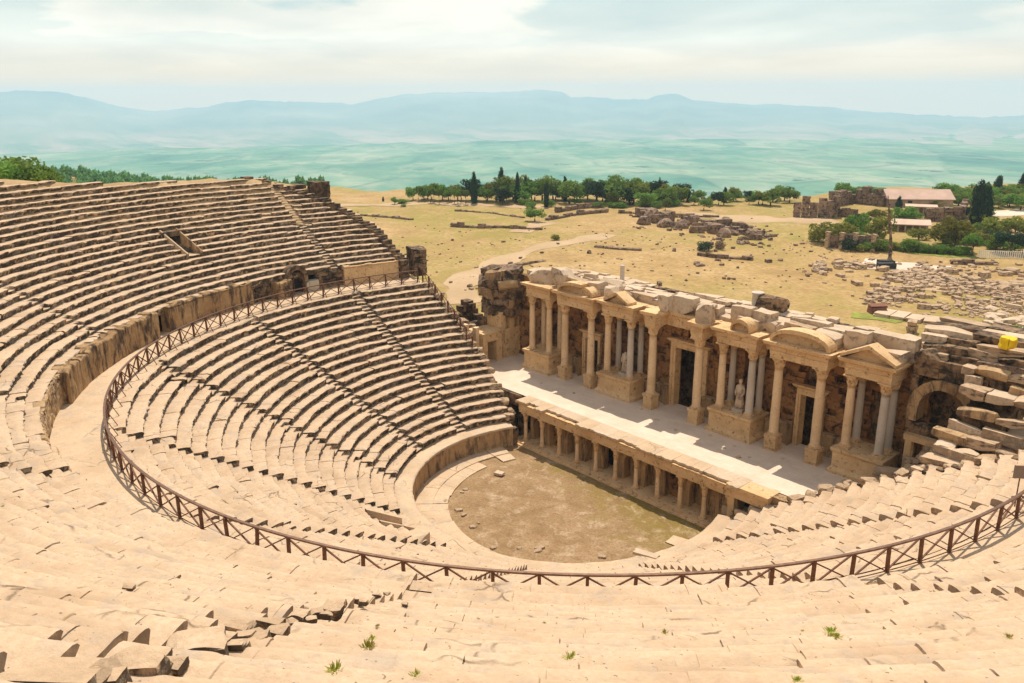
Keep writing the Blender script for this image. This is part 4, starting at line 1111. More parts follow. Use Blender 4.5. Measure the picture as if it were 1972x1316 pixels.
# ------------------------------------------------------------------ proscenium
def build_proscenium():
    O = Vector((0, 5.2, 0))
    root = thing('proscenium', 'low stage front with small columns and arched niches facing the orchestra', 'stage', O)
    R = lambda o: (setattr(o, 'parent', root), setattr(o, 'matrix_parent_inverse', Matrix.Translation(-O)))
    YB = 5.75
    mb = MB()
    bays = {-10: 'arch', -8: 'rect', -6: 'arch', -4: 'arch', -2: 'door', 0: 'arch', 2: 'arch', 4: 'rect', 6: 'arch', 8: 'solid'}
    wall = MB()
    for x0, kind in bays.items():
        c = x0+1; hw = .62
        if kind == 'solid':
            masonry(wall, x0, x0+2.1, .05, 2.62, TY(YB), (.35, .5), (.5, 1.), .03, (), .12, .5)
        elif kind == 'arch':
            arch_frame(wall, hw, 1.45, .36, YB-.03, YB+.6, .2, lambda v, c=c: np.c_[v[:, 0]+c, v[:, 1], v[:, 2]], 12)
            masonry(wall, x0, x0+2, 2.2, 2.62, TY(YB), (.2, .25), (.5, 1.), .01, (), 0, .5)
            for a, b in ((x0, c-hw-.32), (c+hw+.32, x0+2)): wall.box((a, YB+.002, .05), (b, YB+.5, 2.25))
            wall.box((x0, YB+.05, 1.95), (c-.5, YB+.45, 2.3)); wall.box((c+.5, YB+.05, 1.95), (x0+2, YB+.45, 2.3))
            R(MB().box((x0, YB+.75, .05), (x0+2, YB+.9, 2.6)).build('niche_back', 'podium', None))
        else:
            hw = .72
            for a, b in ((x0, c-hw), (c+hw, x0+2)): wall.box((a, YB, .05), (b, YB+.5, 2.62))
            wall.box((c-hw, YB+.003, 2.2), (c+hw, YB+.5, 2.62))
            R((MB().box((x0, YB+.5, .05), (x0+2, YB+.65, 1.75)) if kind == 'rect' else MB().box((x0, YB+2.4, .05), (x0+2, YB+2.5, 2.6))).build('niche_back', 'wallstone', None))
    R(wall.build('front_wall', 'podium', None))
    for x in range(-10, 11, 2):
        column_parts(root, x, 5.2, .2, 2.62, .165)
    for o_ in root.children:
        if o_.name.startswith('column'): pass
    # architrave, frieze and jagged top slabs
    mb = MB(); x = -10.9
    mould(mb, -10.6, 10.5, 5.0, 6.2, [(0, 2.62), (0, 2.85), (.03, 2.86), (.03, 3.05), (.0, 3.1), (.0, 3.28), (.08, 3.36), (.14, 3.42)], 5, .02)
    R(mb.build('entablature', 'marble', None))
    rs = random.Random(3); x = -10.8
    while x < 10.6:
        w = rs.uniform(.9, 2.3); y0 = rs.choice([4.62, 4.75, 5.05, 5.2, 4.8]); mb = MB()
        n = 7; xs = np.linspace(x+.01, min(x+w, 10.9)-.01, n); ys = y0+np.array([rs.uniform(-.08, .08) for _ in xs])
        G = np.array([[(a, b+.05, 3.44), (a, b, 3.5), (a, b+.02, SZ-.02), (a, 6.3, SZ+.012), (a, 6.3, 3.45)] for a, b in zip(xs, ys)]); mb.grid(G)
        for e in (0, -1): mb.add(G[e], [(0, 1, 2, 3, 4)])
        R(mb.build('cornice_slab', 'paleblock' if rs.random() < .4 else 'pave', None)); x += w
    mb = MB(); mb.box((-11, 4.55, -.2), (10.9, 6.9, .19)); mb.box((-10.9, 4.3, -.2), (10.6, 4.549, .08)); R(mb.build('plinth', 'marble', None))
    # stage floor
    xs = np.linspace(-23.5, 21, 60); ys = np.linspace(6.0, 14, 14); A, B = np.meshgrid(xs, ys, indexing='ij')
    mb = MB().grid(np.stack([A, B, SZ+.006*fbm(A*.5, B*.5, 0, 3, 2)], -1))
    mb.box((-20.2, 6.9, 2.9), (-11.1, 7.2, SZ-.02)); mb.box((-11.1, 6.3, 2.7), (21, 6.5, SZ-.02)); R(mb.build('stage_floor', 'stage', None))
    R(MB().box((-24, 9.6, -1.5), (22, 9.9, SZ-.05)).build('core', 'darkstone', None))
    # flanking blocks with the side doorways
    wl = MB(); masonry(wl, -14, -11.2, 0, 3.6, TY(5.75), (.4, .6), (.5, 1.), .08, [(-12.6, -11.6, 0, 2.6)], .03, .9); R(wl.build('side_wall', 'darkstone', None))
    wl = MB(); masonry(wl, 10.1, 14.5, 0, 3.62, TY(5.3), (.4, .55), (.6, 1.2), .05, [(10.5, 12.1, 0, 2.75)], .05, .9); R(wl.build('side_wall', 'podium', None))
    wl = MB(); wl.box((10.05, 4.95, 0), (10.45, 5.35, 2.75)); wl.box((10.0, 4.9, 2.752), (12.9, 5.4, 3.3), jit=.03); wl.box((9.9, 4.75, 3.302), (13, 6.2, 3.64), jit=.04); R(wl.build('doorway', 'marble', None))
build_proscenium()

# sundry stones by the orchestra
for (u, v, z, sz, lab) in ((962, 912, .15, (.7, .5, .2), 'small pale slab lying alone on the orchestra earth'), (1245, 1068, 1.72, (1.5, .5, .16), 'loose paving slab tipped up on the orchestra rim'), (1425, 985, 1.2, (2.2, .7, .6), 'broken column drum leaning by the dark side doorway')):
    rock_thing('stone_slab', lab, 'stone', gp(u, v, z), sz, .3, 'paleblock', 2, 'block')
# curved bench steps in the seat of honour and its end block
HB = thing('honour_bench', 'curved stone bench steps cut into the lowest seats', 'bench', (-1.2, -14.2, 2))
for k, (r, z) in enumerate(((12.95, 2.25), (13.5, 2.55), (14.05, 2.85))):
    a = np.linspace(-97.3, -91.7, 8); G = np.array([[(q*math.cos(rad(t))+1.2, q*math.sin(rad(t))+14.2, w-2) for q, w in ((r, z-.45), (r-.03, z-.08), (r, z), (r+.5, z))] for t in a])
    MB().grid(G[::-1]).build('step', 'pave', None).parent = HB
_rr = np.linspace(12.8, 15.1, 7); _tp = 1.78+(_rr-12.05)/.8*.446+.5
for _t, _e in ((-97.5, .9), (-91.5, -.9)):
    _p, _q = xy(_rr, _t), xy(_rr, _t-_e)
    _G = np.stack([np.c_[_q, _tp-1.5], np.c_[_q, _tp], np.c_[_p, _tp], np.c_[_p, 0*_tp+1.9]], 1)-np.array([-1.2, -14.2, 2])
    MB().grid(_G if _e < 0 else _G[::-1]).build('side_wall', 'pave', None).parent = HB
_a = np.linspace(-97.4, -91.6, 8)
MB().grid(np.array([[(q*math.cos(rad(t))+1.2, q*math.sin(rad(t))+14.2, w-2) for q, w in ((14.6, 1.9), (14.55, 3.3), (14.9, 3.36))] for t in _a])[::-1]).build('back_wall', 'pave', None).parent = HB
rock_thing('end_block', 'wedge shaped tan stone block ending the seats of honour', 'block', gp(795, 1052, 2.7), (1.2, 1.9, 1.3), .35, 'pave', 3, 'block')

rs_ = random.Random(55)
for i in range(16):
    s_ = rs_.uniform(.12, .32); rock_thing('stone_chip', 'small pale stone chip lying loose on the stage floor', 'stone', (rs_.uniform(-15, 16), rs_.uniform(7, 12.4), SZ+.02), (s_*1.4, s_, s_*.5), rs_.uniform(0, 3), 'paleblock', i % 7, 'block', 'stone chips on the stage floor')
for i in range(14):
    a_ = rs_.uniform(-3.3, .2); r_ = rs_.uniform(6.5, 8.6); s_ = rs_.uniform(.12, .4); rock_thing('stone_chip', 'small pale stone lying at the edge of the orchestra earth', 'stone', (r_*math.cos(a_), r_*math.sin(a_), .04), (s_*1.3, s_, s_*.5), rs_.uniform(0, 3), 'rubble', i % 7, 'rock', 'stones round the orchestra edge')
# ------------------------------------------------------------------ foreground debris
def cone_pt(u, v):
    d = ray(u, v); t = np.linspace(1, 120, 12000); X = CAM+t[:, None]*d
    g_ = X[:, 2]-(UZ0+(np.hypot(X[:, 0], X[:, 1])-UR0)*.578)
    return X[np.argmax(g_ <= 0)]
for i, (u, v, s_) in enumerate([(640, 1172, .75), (655, 1160, .5), (628, 1180, .45), (575, 1185, .7), (560, 1195, .5), (520, 1200, .8), (465, 1205, .8), (470, 1225, .55), (690, 1152, .5), (725, 1143, .45), (745, 1140, .35), (775, 1135, .4), (797, 1133, .3), (455, 1240, .6), (500, 1228, .55), (545, 1205, .4), (420, 1235, .8), (375, 1240, 1.5), (255, 1275, 1.7), (330, 1275, .6), (125, 1305, 1.9), (600, 1190, .4), (300, 1262, .6), (200, 1312, .7), (610, 1178, .5), (700, 1156, .4), (535, 1212, .6), (490, 1216, .5), (780, 1160, .3), (340, 1143, .45), (320, 1122, .3), (515, 1134, .2), (248, 1128, .45)]):
    p = cone_pt(u, v)
    lab = 'broken grey brown stone lodged in the worn stairway of the near seats' if i < 27 else 'small dark stone lying on the worn near seats'
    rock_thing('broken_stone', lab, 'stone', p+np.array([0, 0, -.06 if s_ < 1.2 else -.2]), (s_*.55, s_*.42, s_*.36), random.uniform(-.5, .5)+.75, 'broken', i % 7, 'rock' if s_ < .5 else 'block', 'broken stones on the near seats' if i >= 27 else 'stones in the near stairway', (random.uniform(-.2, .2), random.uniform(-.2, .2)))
def tuft_mesh(seed):
    rs = np.random.default_rng(seed); mb = MB()
    for _ in range(70):
        a = rs.uniform(0, 2*PI); r = rs.uniform(0, .18); b = np.array([r*math.cos(a), r*math.sin(a), 0]); h = rs.uniform(.05, .24)
        d = np.array([math.cos(a), math.sin(a), 0])*rs.uniform(.03, .16); w = np.array([-math.sin(a), math.cos(a), 0])*rs.uniform(.008, .022)
        mb.add([b-w, b+w, b+d*.6+w*.8+(0, 0, h*.75), b+d+(0, 0, h), b+d*.6-w*.8+(0, 0, h*.75)], [(0, 1, 2, 3, 4)])
    return mb.mesh('tuft', 'tuft')
TM = [tuft_mesh(i) for i in range(3)]
for i, (u, v, s_) in enumerate([(1281, 1218, .8), (1600, 1217, 1.4), (1612, 1226, 1.), (708, 1245, 1.3), (716, 1230, .8), (1097, 1265, 1.1), (645, 1290, 1.2), (1943, 1226, .8), (1535, 1310, .8), (1048, 1200, .5), (800, 1298, .8), (1545, 1214, .4), (727, 1205, .5), (5, 975, .6)]):
    o = link_mesh('weed_tuft', TM[i % 3], None, cone_pt(u, v)-np.array([0, 0, .02]), (0, 0, i), (s_*.42, s_*.42, s_*.30))
    tag(o, 'small yellow green weed growing from a crack in the near seats', 'weed', 'weeds in the near seats')
# small sign near the right picture edge
p = np.array(gp(1957, 958, 11.0)); t = thing('sign', 'small blank brown board on a thin post beside the railing at right', 'sign', p, rad(40))
MB().box((-.02, -.02, -.5), (.02, .02, .9)).build('post', 'rust', None).parent = t
MB().box((-.3, -.03, .9), (.3, -.021, 1.5)).build('board', 'sign', None).parent = t

# ================================================================== THE FIELD BEYOND
def gz(p): return float(ground_z(p[0], p[1]))
def gpt(u, v, dz=0.):
    z = 1.5
    for _ in range(4): p = gp(u, v, z); z = gz(p)
    p = gp(u, v, z); p[2] += dz; return p
def strip_path(name, pts, w, mat, dz=.05):
    P = np.array([gpt(u, v)[:2] for u, v in pts]); d = np.r_[0, np.cumsum(np.linalg.norm(np.diff(P, axis=0), axis=1))]
    n = max(6, int(d[-1]/1.5)); s_ = np.linspace(0, d[-1], n)
    x = np.interp(s_, d, P[:, 0]); y = np.interp(s_, d, P[:, 1])
    k = np.ones(7)/7; 
    if n > 14:
        x = np.convolve(np.pad(x, 3, 'edge'), k, 'valid'); y = np.convolve(np.pad(y, 3, 'edge'), k, 'valid')
    tx = np.gradient(x); ty = np.gradient(y); L = np.hypot(tx, ty)+1e-9
    ww = w*(1+.35*fbm(s_/5, 0*s_, 0, 77, 3)); G = []
    for q in np.linspace(-.5, .5, 5):
        X = x-ty/L*ww*q; Y = y+tx/L*ww*q; G.append(np.stack([X, Y, ground_z(X, Y)+dz], -1))
    return struct(MB().grid(np.array(G)).build(name, mat, None, True))
MAT['dirt'] = stone_mat('pale_dirt', (.56, .40, .24), (.50, .35, .20), (.42, .285, .155), None, 0, True, .03, .4)
MAT['lime'] = stone_mat('limestone_yard', (.74, .64, .52), (.68, .57, .45), (.58, .47, .36), None, 0, True, .03, .4)
strip_path('dirt_path', [(900, 590), (885, 560), (890, 540), (925, 522), (965, 505), (1000, 488), (1050, 474), (1110, 465), (1150, 458), (1180, 450)], 4.5, 'dirt')
strip_path('dirt_path', [(1000, 448), (1020, 440), (1040, 432), (1060, 428)], 4., 'dirt')
strip_path('dirt_path', [(645, 397), (740, 395), (800, 392), (900, 394), (990, 398), (1060, 398)], 5., 'dirt')
strip_path('dirt_path', [(1300, 412), (1420, 420), (1480, 425), (1620, 425)], 9., 'dirt')
strip_path('stone_yard', [(1660, 508), (1760, 516), (1830, 522)], 7., 'lime')
strip_path('stone_yard', [(1905, 408), (1972, 415)], 16., 'lime')
strip_path('dirt_path', [(1780, 550), (1900, 562), (2010, 575)], 5., 'dirt')
MAT['lawn'] = flat_mat('lawn', (.24, .25, .045), .9, 0, .4, .6)
strip_path('lawn', [(1770, 480), (1830, 487), (1870, 488)], 9., 'lawn', .06)
strip_path('lawn', [(1640, 607), (1690, 612), (1735, 621)], 2.6, 'lawn', .06)

def wall_run(pts, h, w, label, mat='ruin', name='ruined_wall', seed=0, ragged=.5, cat='ruin'):
    rs = random.Random(seed+17); mb = MB(); P = [gpt(u, v) for u, v in pts]
    for a, b in zip(P[:-1], P[1:]):
        L = np.linalg.norm(b[:2]-a[:2]); n = max(1, int(L/1.6)); d = (b-a)/n; t = d/np.linalg.norm(d[:2])
        for i in range(n):
            c = a+d*(i+.5); z0 = gz(c)-.3; hh = h*(1+rs.uniform(-ragged, ragged)); nrm = np.array([-t[1], t[0]])
            z = z0
            while z < z0+.3+hh:
                st = min(.6, z0+.32+hh-z); l2 = np.linalg.norm(d[:2])/2*rs.uniform(.85, 1.02); ww = w/2*rs.uniform(.8, 1.1)
                mb.box((-l2, -ww, 0), (l2, ww, st-.02), lambda v, c=c, z=z: np.c_[c[0]+v[:, 0]*t[0]+v[:, 1]*nrm[0], c[1]+v[:, 0]*t[1]+v[:, 1]*nrm[1], z+v[:, 2]], jit=.09); z += st
    o = mb.build(name, mat, None, origin=P[0]); return tag(o, label, cat)
wall_run([(672, 414), (730, 418), (795, 424)], .35, .9, 'low ruined wall line crossing the field left of the trees', seed=1)
wall_run([(868, 437), (935, 440), (1045, 443)], .7, .8, 'long low dark wall in front of the lone green tree', seed=2)
wall_run([(876, 407), (950, 412), (1010, 420)], .3, .7, 'faint curved wall line left of the lone tree', seed=3)
wall_run([(1052, 425), (1100, 416), (1170, 409)], .8, 1., 'low dark wall curving right of the lone tree', seed=4)
wall_run([(1070, 410), (1110, 403), (1160, 400)], .9, 1., 'dark terrace wall below the tree belt', seed=5)
wall_run([(1190, 411), (1260, 412)], .6, 1., 'short dark hedge-like wall below the round trees', seed=6)
wall_run([(1290, 418), (1385, 419)], .7, 1., 'straight dark wall beside the pale track', seed=7)
wall_run([(1145, 476), (1200, 481), (1235, 483)], .35, .8, 'low wall remnant in the middle of the field', seed=8)
wall_run([(960, 520), (1000, 512), (1050, 503)], .3, .6, 'line of kerb stones along the grass by the bend of the path', seed=9)
wall_run([(1345, 492), (1380, 497), (1450, 502)], .5, .9, 'broken wall line in the green part of the field', seed=10)
wall_run([(1526, 418), (1606, 420), (1612, 404)], 4.0, 1.4, 'large ruined brown masonry hall far right', seed=11, ragged=.2)
wall_run([(1600, 398), (1640, 392), (1705, 398)], 3.6, 2., 'long ruined wall behind the brown masonry hall', seed=12, ragged=.35)
wall_run([(1590, 416), (1650, 420)], 1.8, 1., 'low brown wall right of the masonry hall', seed=13, ragged=.15)
wall_run([(1780, 426), (1850, 428), (1856, 410)], 3.0, 1.2, 'dark stone building ruin beside the tall cypresses', seed=14, ragged=.1)
wall_run([(1710, 424), (1790, 432)], 1.0, 1., 'low wall before the pink roofed pavilion', seed=15, ragged=.1)
wall_run([(1590, 476), (1640, 477), (1690, 480)], 2.2, .8, 'dark garden wall with pillars below the olive trees', seed=16, ragged=.1)
wall_run([(1850, 453), (1910, 456)], 1.6, .8, 'brown terrace wall right of the lawn', seed=17, ragged=.1)
wall_run([(1830, 508), (1920, 510)], .6, .8, 'low grey wall at the edge of the rubble field', seed=18)
wall_run([(1690, 606), (1780, 620), (1890, 636)], .5, 3.0, 'long low stone platform behind the right end of the stage building', 'paleblock', seed=19, ragged=.1)
wall_run([(1745, 640), (1765, 643)], 1.3, 1.2, 'small square pile of masonry behind the stage building', 'rubble', seed=20, ragged=.3)
wall_run([(1672, 603), (1705, 604)], 1.1, 1.6, 'reddish brown stone block on the grass behind the stage', 'brownbox', 'stone_block', 21, .02, 'block')
# clump of dark ruins in mid field
rs_ = random.Random(5)
for i in range(46):
    u = rs_.uniform(1235, 1465); v = 424+(u-1235)*.13+rs_.uniform(-8, 12); s_ = rs_.uniform(.8, 2.6)*(1.5 if u < 1265 else 1)
    p = gpt(u, v); rock_thing('ruin_block', 'dark lump of fallen masonry in the mid field ruin', 'ruin', p+np.array([0, 0, s_*.25]), (s_*rs_.uniform(.7, 1.6), s_*rs_.uniform(.6, 1.2), s_*rs_.uniform(.6, 1.2)), rs_.uniform(0, 3), 'ruin', i % 7, 'block' if i % 2 else 'rock', 'fallen masonry in the mid field ruin')
# scattered field stones (individuals)
def scatter(n, name, label, cat, group, region, size, mat, flat=.55, seed=1):
    rs = random.Random(seed)
    for i in range(n):
        u, v = region(rs); p = gpt(u, v); s_ = rs.uniform(*size)
        rock_thing(name, label, cat, p+np.array([0, 0, s_*flat*.25]), (s_*rs.uniform(.7, 1.5), s_*rs.uniform(.6, 1.), s_*flat*rs.uniform(.6, 1.3)), rs.uniform(0, 3.1), mat, i % 7, 'block' if i % 3 else 'rock', group)
scatter(90, 'rubble_stone', 'pale rubble stone in the broad band of ruins below the garden', 'stone', 'rubble below the garden', lambda r: (lambda t: (1575+t*400, 513+t*42+r.gauss(0, 9+8*t)))(r.random()), (.5, 1.6), 'rubble', .6, 2)
scatter(60, 'rubble_stone', 'pale stone in the heap of rubble right of the reddish block', 'stone', 'rubble heap in the field', lambda r: (r.gauss(1715, 28), r.gauss(568, 9)), (.5, 1.2), 'rubble', .7, 3)
scatter(34, 'rubble_stone', 'pale stone in the scattered rows right of the rubble heap', 'stone', 'scattered rows of stones', lambda r: (r.uniform(1770, 1890), r.uniform(560, 596)), (.4, 1.3), 'rubble', .6, 4)
scatter(40, 'rubble_stone', 'pale stone in the heap at the right picture edge', 'stone', 'rubble heap at the right edge', lambda r: (r.uniform(1900, 1990), r.gauss(620, 10)), (.5, 1.4), 'paleblock', .6, 5)
scatter(34, 'field_stone', 'dark stone lying alone in the dry grass field', 'stone', 'stones in the dry field', lambda r: (r.uniform(800, 1560), r.uniform(440, 560)), (.25, .8), 'ruin', .8, 6)
scatter(26, 'field_stone', 'dark stone among the grass on the right of the field', 'stone', 'stones in the right field', lambda r: (r.uniform(1330, 1620), r.uniform(450, 540)), (.4, 1.3), 'ruin', .6, 7)
scatter(22, 'kerb_stone', 'small stone edging the grass near the bend of the path', 'stone', 'stones edging the path', lambda r: (lambda t: (905+70*math.sin(t*3.1)+r.uniform(-4, 4), 560-48*t+r.uniform(-3, 3)))(r.random()), (.3, .7), 'rubble', .7, 8)

def rubble_mass(name, label, n, region, size, mat, seed):
    rs = random.Random(seed); mb = MB(); protos = [rock_mb(k*19+1, 2, .2, .15) for k in range(6)]
    for i in range(n):
        u, v = region(rs); p = gpt(u, v); s_ = rs.uniform(*size)
        if fbm(np.array([p[0]/5.]), np.array([p[1]/5.]), 0, 66, 2)[0] < .02: continue
        q = protos[i % 6]; a = rs.uniform(0, 6.3); ca, sa = math.cos(a), math.sin(a)
        V = np.concatenate(q.v)*np.array([s_*rs.uniform(.8, 1.6), s_, s_*rs.uniform(.5, .9)])
        mb.add(np.c_[V[:, 0]*ca-V[:, 1]*sa+p[0], V[:, 0]*sa+V[:, 1]*ca+p[1], V[:, 2]+p[2]+.1*s_], q.f)
    o = mb.build(name, mat); o['kind'] = 'stuff'; tag(o, label, 'rubble')
rubble_mass('rubble', 'countless small pale stones filling the ruins below the garden', 1500, lambda r: (lambda t: (1570+t*430, 516+t*40+r.gauss(0, 8+9*t)))(r.random()), (.25, .9), 'rubble', 31)
rubble_mass('rubble', 'countless small pale stones in the heaps on the right of the field', 700, lambda r: (r.gauss(1712, 30), r.gauss(570, 9)) if r.random() < .6 else (r.uniform(1775, 1990), r.gauss(597, 14)), (.2, .6), 'rubble', 32)
rubble_mass('rubble', 'small dark rubble strewn through the mid field ruin', 700, lambda r: (lambda u: (u, 424+(u-1235)*.13+r.gauss(2, 8)))(r.uniform(1215, 1500)), (.25, .9), 'ruin', 33)
rubble_mass('rubble', 'small dark tufts and stones peppered over the dry field', 800, lambda r: (r.uniform(660, 1650), r.triangular(400, 570, 470)), (.1, .38), 'ruin', 34)
# yellow covered block on the right end of the wall
Y_ = thing('tarp_cover', 'bright yellow tarpaulin draped over a block on the wall at right', 'tarpaulin', (21.6, 16.6, 13.75))
def tarp():
    n = 14; mb = rock_mb(77, 8, .62, .14); V = np.concatenate(mb.v); 
    for v in mb.v: v *= np.array([1.25, 1.0, 1.15]); v[:, 2] += .5; k = v[:, 2] < .2; v[k, :2] *= 1.15
    mb.build('cover', 'yellow', None, True).parent = Y_
    MB().tube(np.array([(.2, -.62, 0), (.25, -.66, .5), (.2, -.55, 1.0)]), .02, 5).build('cord', 'dark', None).parent = Y_
tarp()
Y_.location = gp(1940, 670, 13.7); Y_.scale = (.62, .62, .62)

# ------------------------------------------------------------------ trees
def crown_mesh(seed, shape, mat, n=900, leaf=.1):
    """many leaf-clump faces through the crown's volume; unit height and width"""
    rs = np.random.default_rng(seed); mb = MB()
    if shape == 'round': C = [(rs.uniform(-.34, .34), rs.uniform(-.34, .34), rs.uniform(.40, .82), rs.uniform(.16, .27)) for _ in range(13)]
    elif shape == 'flat': C = [(rs.uniform(-.42, .42), rs.uniform(-.42, .42), rs.uniform(.58, .85), rs.uniform(.14, .22)) for _ in range(13)]
    elif shape == 'cypress': C = [(rs.uniform(-.12, .12), rs.uniform(-.12, .12), z, .36*math.sin(PI*min(z*.86+.16, 1))**.8*rs.uniform(.75, 1.1)+.03) for z in np.linspace(.08, .95, 16)]
    elif shape == 'pine': C = [(rs.uniform(-.2, .2)*(1.15-z), rs.uniform(-.2, .2)*(1.15-z), z, (.34*(1.08-z)+.05)*rs.uniform(.8, 1.15)) for z in np.linspace(.22, .95, 14)]
    elif shape == 'bush': C = [(rs.uniform(-.38, .38), rs.uniform(-.38, .38), rs.uniform(.2, .65), rs.uniform(.2, .33)) for _ in range(11)]
    elif shape == 'palm': C = [(rs.uniform(-.3, .3), rs.uniform(-.3, .3), rs.uniform(.68, .88), rs.uniform(.12, .2)) for _ in range(9)]
    C = np.array(C); w = C[:, 3]**2; idx = rs.choice(len(C), n, p=w/w.sum())
    d = rs.normal(size=(n, 3)); d /= np.linalg.norm(d, axis=1)[:, None]
    rr = C[idx, 3]*rs.uniform(.45, 1.08, n)**.6
    P = C[idx, :3]+d*rr[:, None]*np.array([1, 1, .85])
    nn = d+rs.normal(0, .45, (n, 3)); nn /= np.linalg.norm(nn, axis=1)[:, None]
    a = np.cross(nn, rs.normal(size=(n, 3))); a /= np.linalg.norm(a, axis=1)[:, None]; b = np.cross(nn, a)
    s_ = leaf*rs.uniform(.5, 1.15, n)[:, None]
    V = np.stack([P-a*s_*.8, P-b*s_*.5+nn*s_*.15, P+a*s_, P+b*s_*.6-nn*s_*.1], 1).reshape(-1, 3)
    q = np.arange(n)*4
    mb.v.append(V); mb.n += len(V); mb.f += [tuple(r) for r in np.stack([q, q+1, q+2, q+3], 1).tolist()]
    return mb.mesh('crown', mat)
def trunk_mesh(shape, seed):
    rs = np.random.default_rng(seed); mb = MB(); top = {'round': .55, 'flat': .65, 'cypress': .6, 'pine': .8, 'bush': .3, 'palm': .75}[shape]
    mb.tube(np.array([(0, 0, -.06), (.01, .0, .15), (.02, -.01, top*.6), (0, .01, top)]), [.04, .03, .025, .012], 7)
    if shape not in ('cypress', 'pine'):
        for i in range(4):
            a = i*1.7+rs.uniform(0, 1); mb.tube(np.array([(0.01, 0, top*.6), (.15*math.cos(a), .15*math.sin(a), top*.85), (.28*math.cos(a), .28*math.sin(a), top*1.12)]), [.02, .014, .006], 5)
    return mb.mesh('trunk', 'bark')
PROTO = {}
def proto(shape, mat, k):
    key = (shape, mat, k)
    if key not in PROTO: PROTO[key] = (trunk_mesh(shape, k), crown_mesh(k*31+len(shape), shape, mat, {'cypress': 3200, 'pine': 1800}.get(shape, 1500), .06 if shape in ('cypress', 'pine') else .062))
    return PROTO[key]
def tree(p, h, w, shape, mat, label, group=None, name='tree', k=0, cat='tree'):
    t = thing(name, label, cat, p, random.uniform(0, 6.2), group)
    a, b = proto(shape, mat, k)
    link_mesh('trunk', a, t, (0, 0, 0), (0, 0, 0), (w, w, h)); link_mesh('crown', b, t, (0, 0, 0), (0, 0, 0), (w, w, h)); return t
def ptree(u, v, hpx, wpx, shape, mat, label, group=None, name='tree', k=0, cat='tree'):
    p = gpt(u, v); D = np.linalg.norm(p-CAM); return tree(p, hpx*D/F_PX, wpx*D/F_PX*1.12, shape, mat, label, group, name, k, cat)
rs_ = random.Random(8)
for i, (u, v, h) in enumerate([(806, 386, 27), (813, 388, 26), (819, 386, 24), (829, 391, 27), (836, 391, 28), (846, 393, 29), (861, 392, 24), (875, 393, 26), (882, 395, 28), (888, 392, 26), (897, 394, 26), (855, 388, 25), (868, 389, 25)]):
    ptree(u, v, h, 15, 'palm', 'leaf', 'slim tree with bare trunk at the left end of the tree belt', 'slim trees left of the belt', 'tree', i % 3)
for i, (u, v, h, w) in enumerate([(913, 392, 53, 13), (966, 388, 57, 14), (997, 390, 50, 16), (1012, 388, 42, 16), (1052, 399, 42, 11), (1087, 388, 42, 16), (1175, 388, 36, 16), (1268, 392, 42, 16), (1278, 392, 36, 13), (1213, 394, 34, 11), (1325, 390, 22, 8), (1395, 390, 25, 14), (1255, 394, 30, 12)]):
    ptree(u, v, h*1.12, w*1.15, 'cypress' if i in (0, 1, 4, 10) else 'pine', 'leafdark', {0: 'dark slender cypress at the left of the tree belt', 1: 'tallest dark cypress rising from the tree belt'}.get(i, 'dark pointed conifer rising out of the tree belt'), None if i < 2 else 'dark conifers in the tree belt', 'conifer', i % 3)
for i in range(62):
    t = i/62.; u = 800+t*730+rs_.uniform(-8, 8); front = rs_.random()
    v = 381+11*front+(3 if u > 930 else 0)+(2 if u > 1150 else 0); hh = rs_.choice([24, 30, 34, 38, 44, 50])*rs_.uniform(.9, 1.1) if u < 1330 else rs_.uniform(16, 30)
    if u < 900: hh = rs_.uniform(26, 36); v = min(v, 386)
    ptree(u, v, hh, hh*rs_.uniform(.85, 1.2), 'round', ('leaf', 'leaf', 'leafyellow', 'leaf', 'leafdark')[i % 5], 'round leafy tree in the belt of trees along the plateau edge', 'leafy trees of the belt', 'tree', i % 5)
for i in range(16):
    u = rs_.uniform(985, 1300); ptree(u, 396+rs_.uniform(-2, 5), rs_.uniform(12, 18), 22, 'bush', 'leaf', 'low green bush in front of the tree belt', 'bushes before the belt', 'bush', i % 3, 'bush')
ptree(1030, 427, 27, 36, 'round', 'leaf', 'lone bright green round tree standing in the dry field', None, 'tree', 6)
ptree(1242, 406, 36, 40, 'round', 'leaf', 'broad round tree at the right of the belt, in front of the others', None, 'tree', 7)
ptree(1281, 406, 24, 20, 'round', 'leaf', 'small round tree right of the broad round tree', None, 'tree', 8)
ptree(1355, 405, 22, 26, 'round', 'leaf', 'small rounded tree at the far right end of the belt', None, 'tree', 9)
ptree(760, 394, 15, 14, 'round', 'leaf', 'small solitary tree on the bare slope left of the belt', None, 'tree', 1)
ptree(778, 392, 10, 22, 'bush', 'leaf', 'green shrub beside the small solitary tree', None, 'bush', 2, 'bush')
ptree(738, 388, 9, 6, 'pine', 'leafdark', 'tiny dark conifer on the bare left slope', None, 'conifer', 2)
ptree(777, 399, 6, 9, 'bush', 'leaf', 'tiny bush below the solitary tree', None, 'bush', 1, 'bush')
ptree(1067, 463, 13, 16, 'bush', 'leafyellow', 'olive bush beside the dirt path', None, 'bush', 0, 'bush')
ptree(1357, 484, 20, 24, 'bush', 'leafdark', 'dark dead looking shrub in the green field', None, 'bush', 1, 'bush')
ptree(1388, 480, 18, 20, 'bush', 'ruin', 'grey brown dry shrub next to the dark shrub', None, 'bush', 2, 'bush')
for i in range(9): ptree(1625+i*15, 381+.3*i, 24-1.2*i+(4 if i == 0 else 0), 30, 'round', 'leaf', 'dark green tree in the row behind the ruined hall', 'trees behind the ruined hall', 'tree', i % 5)
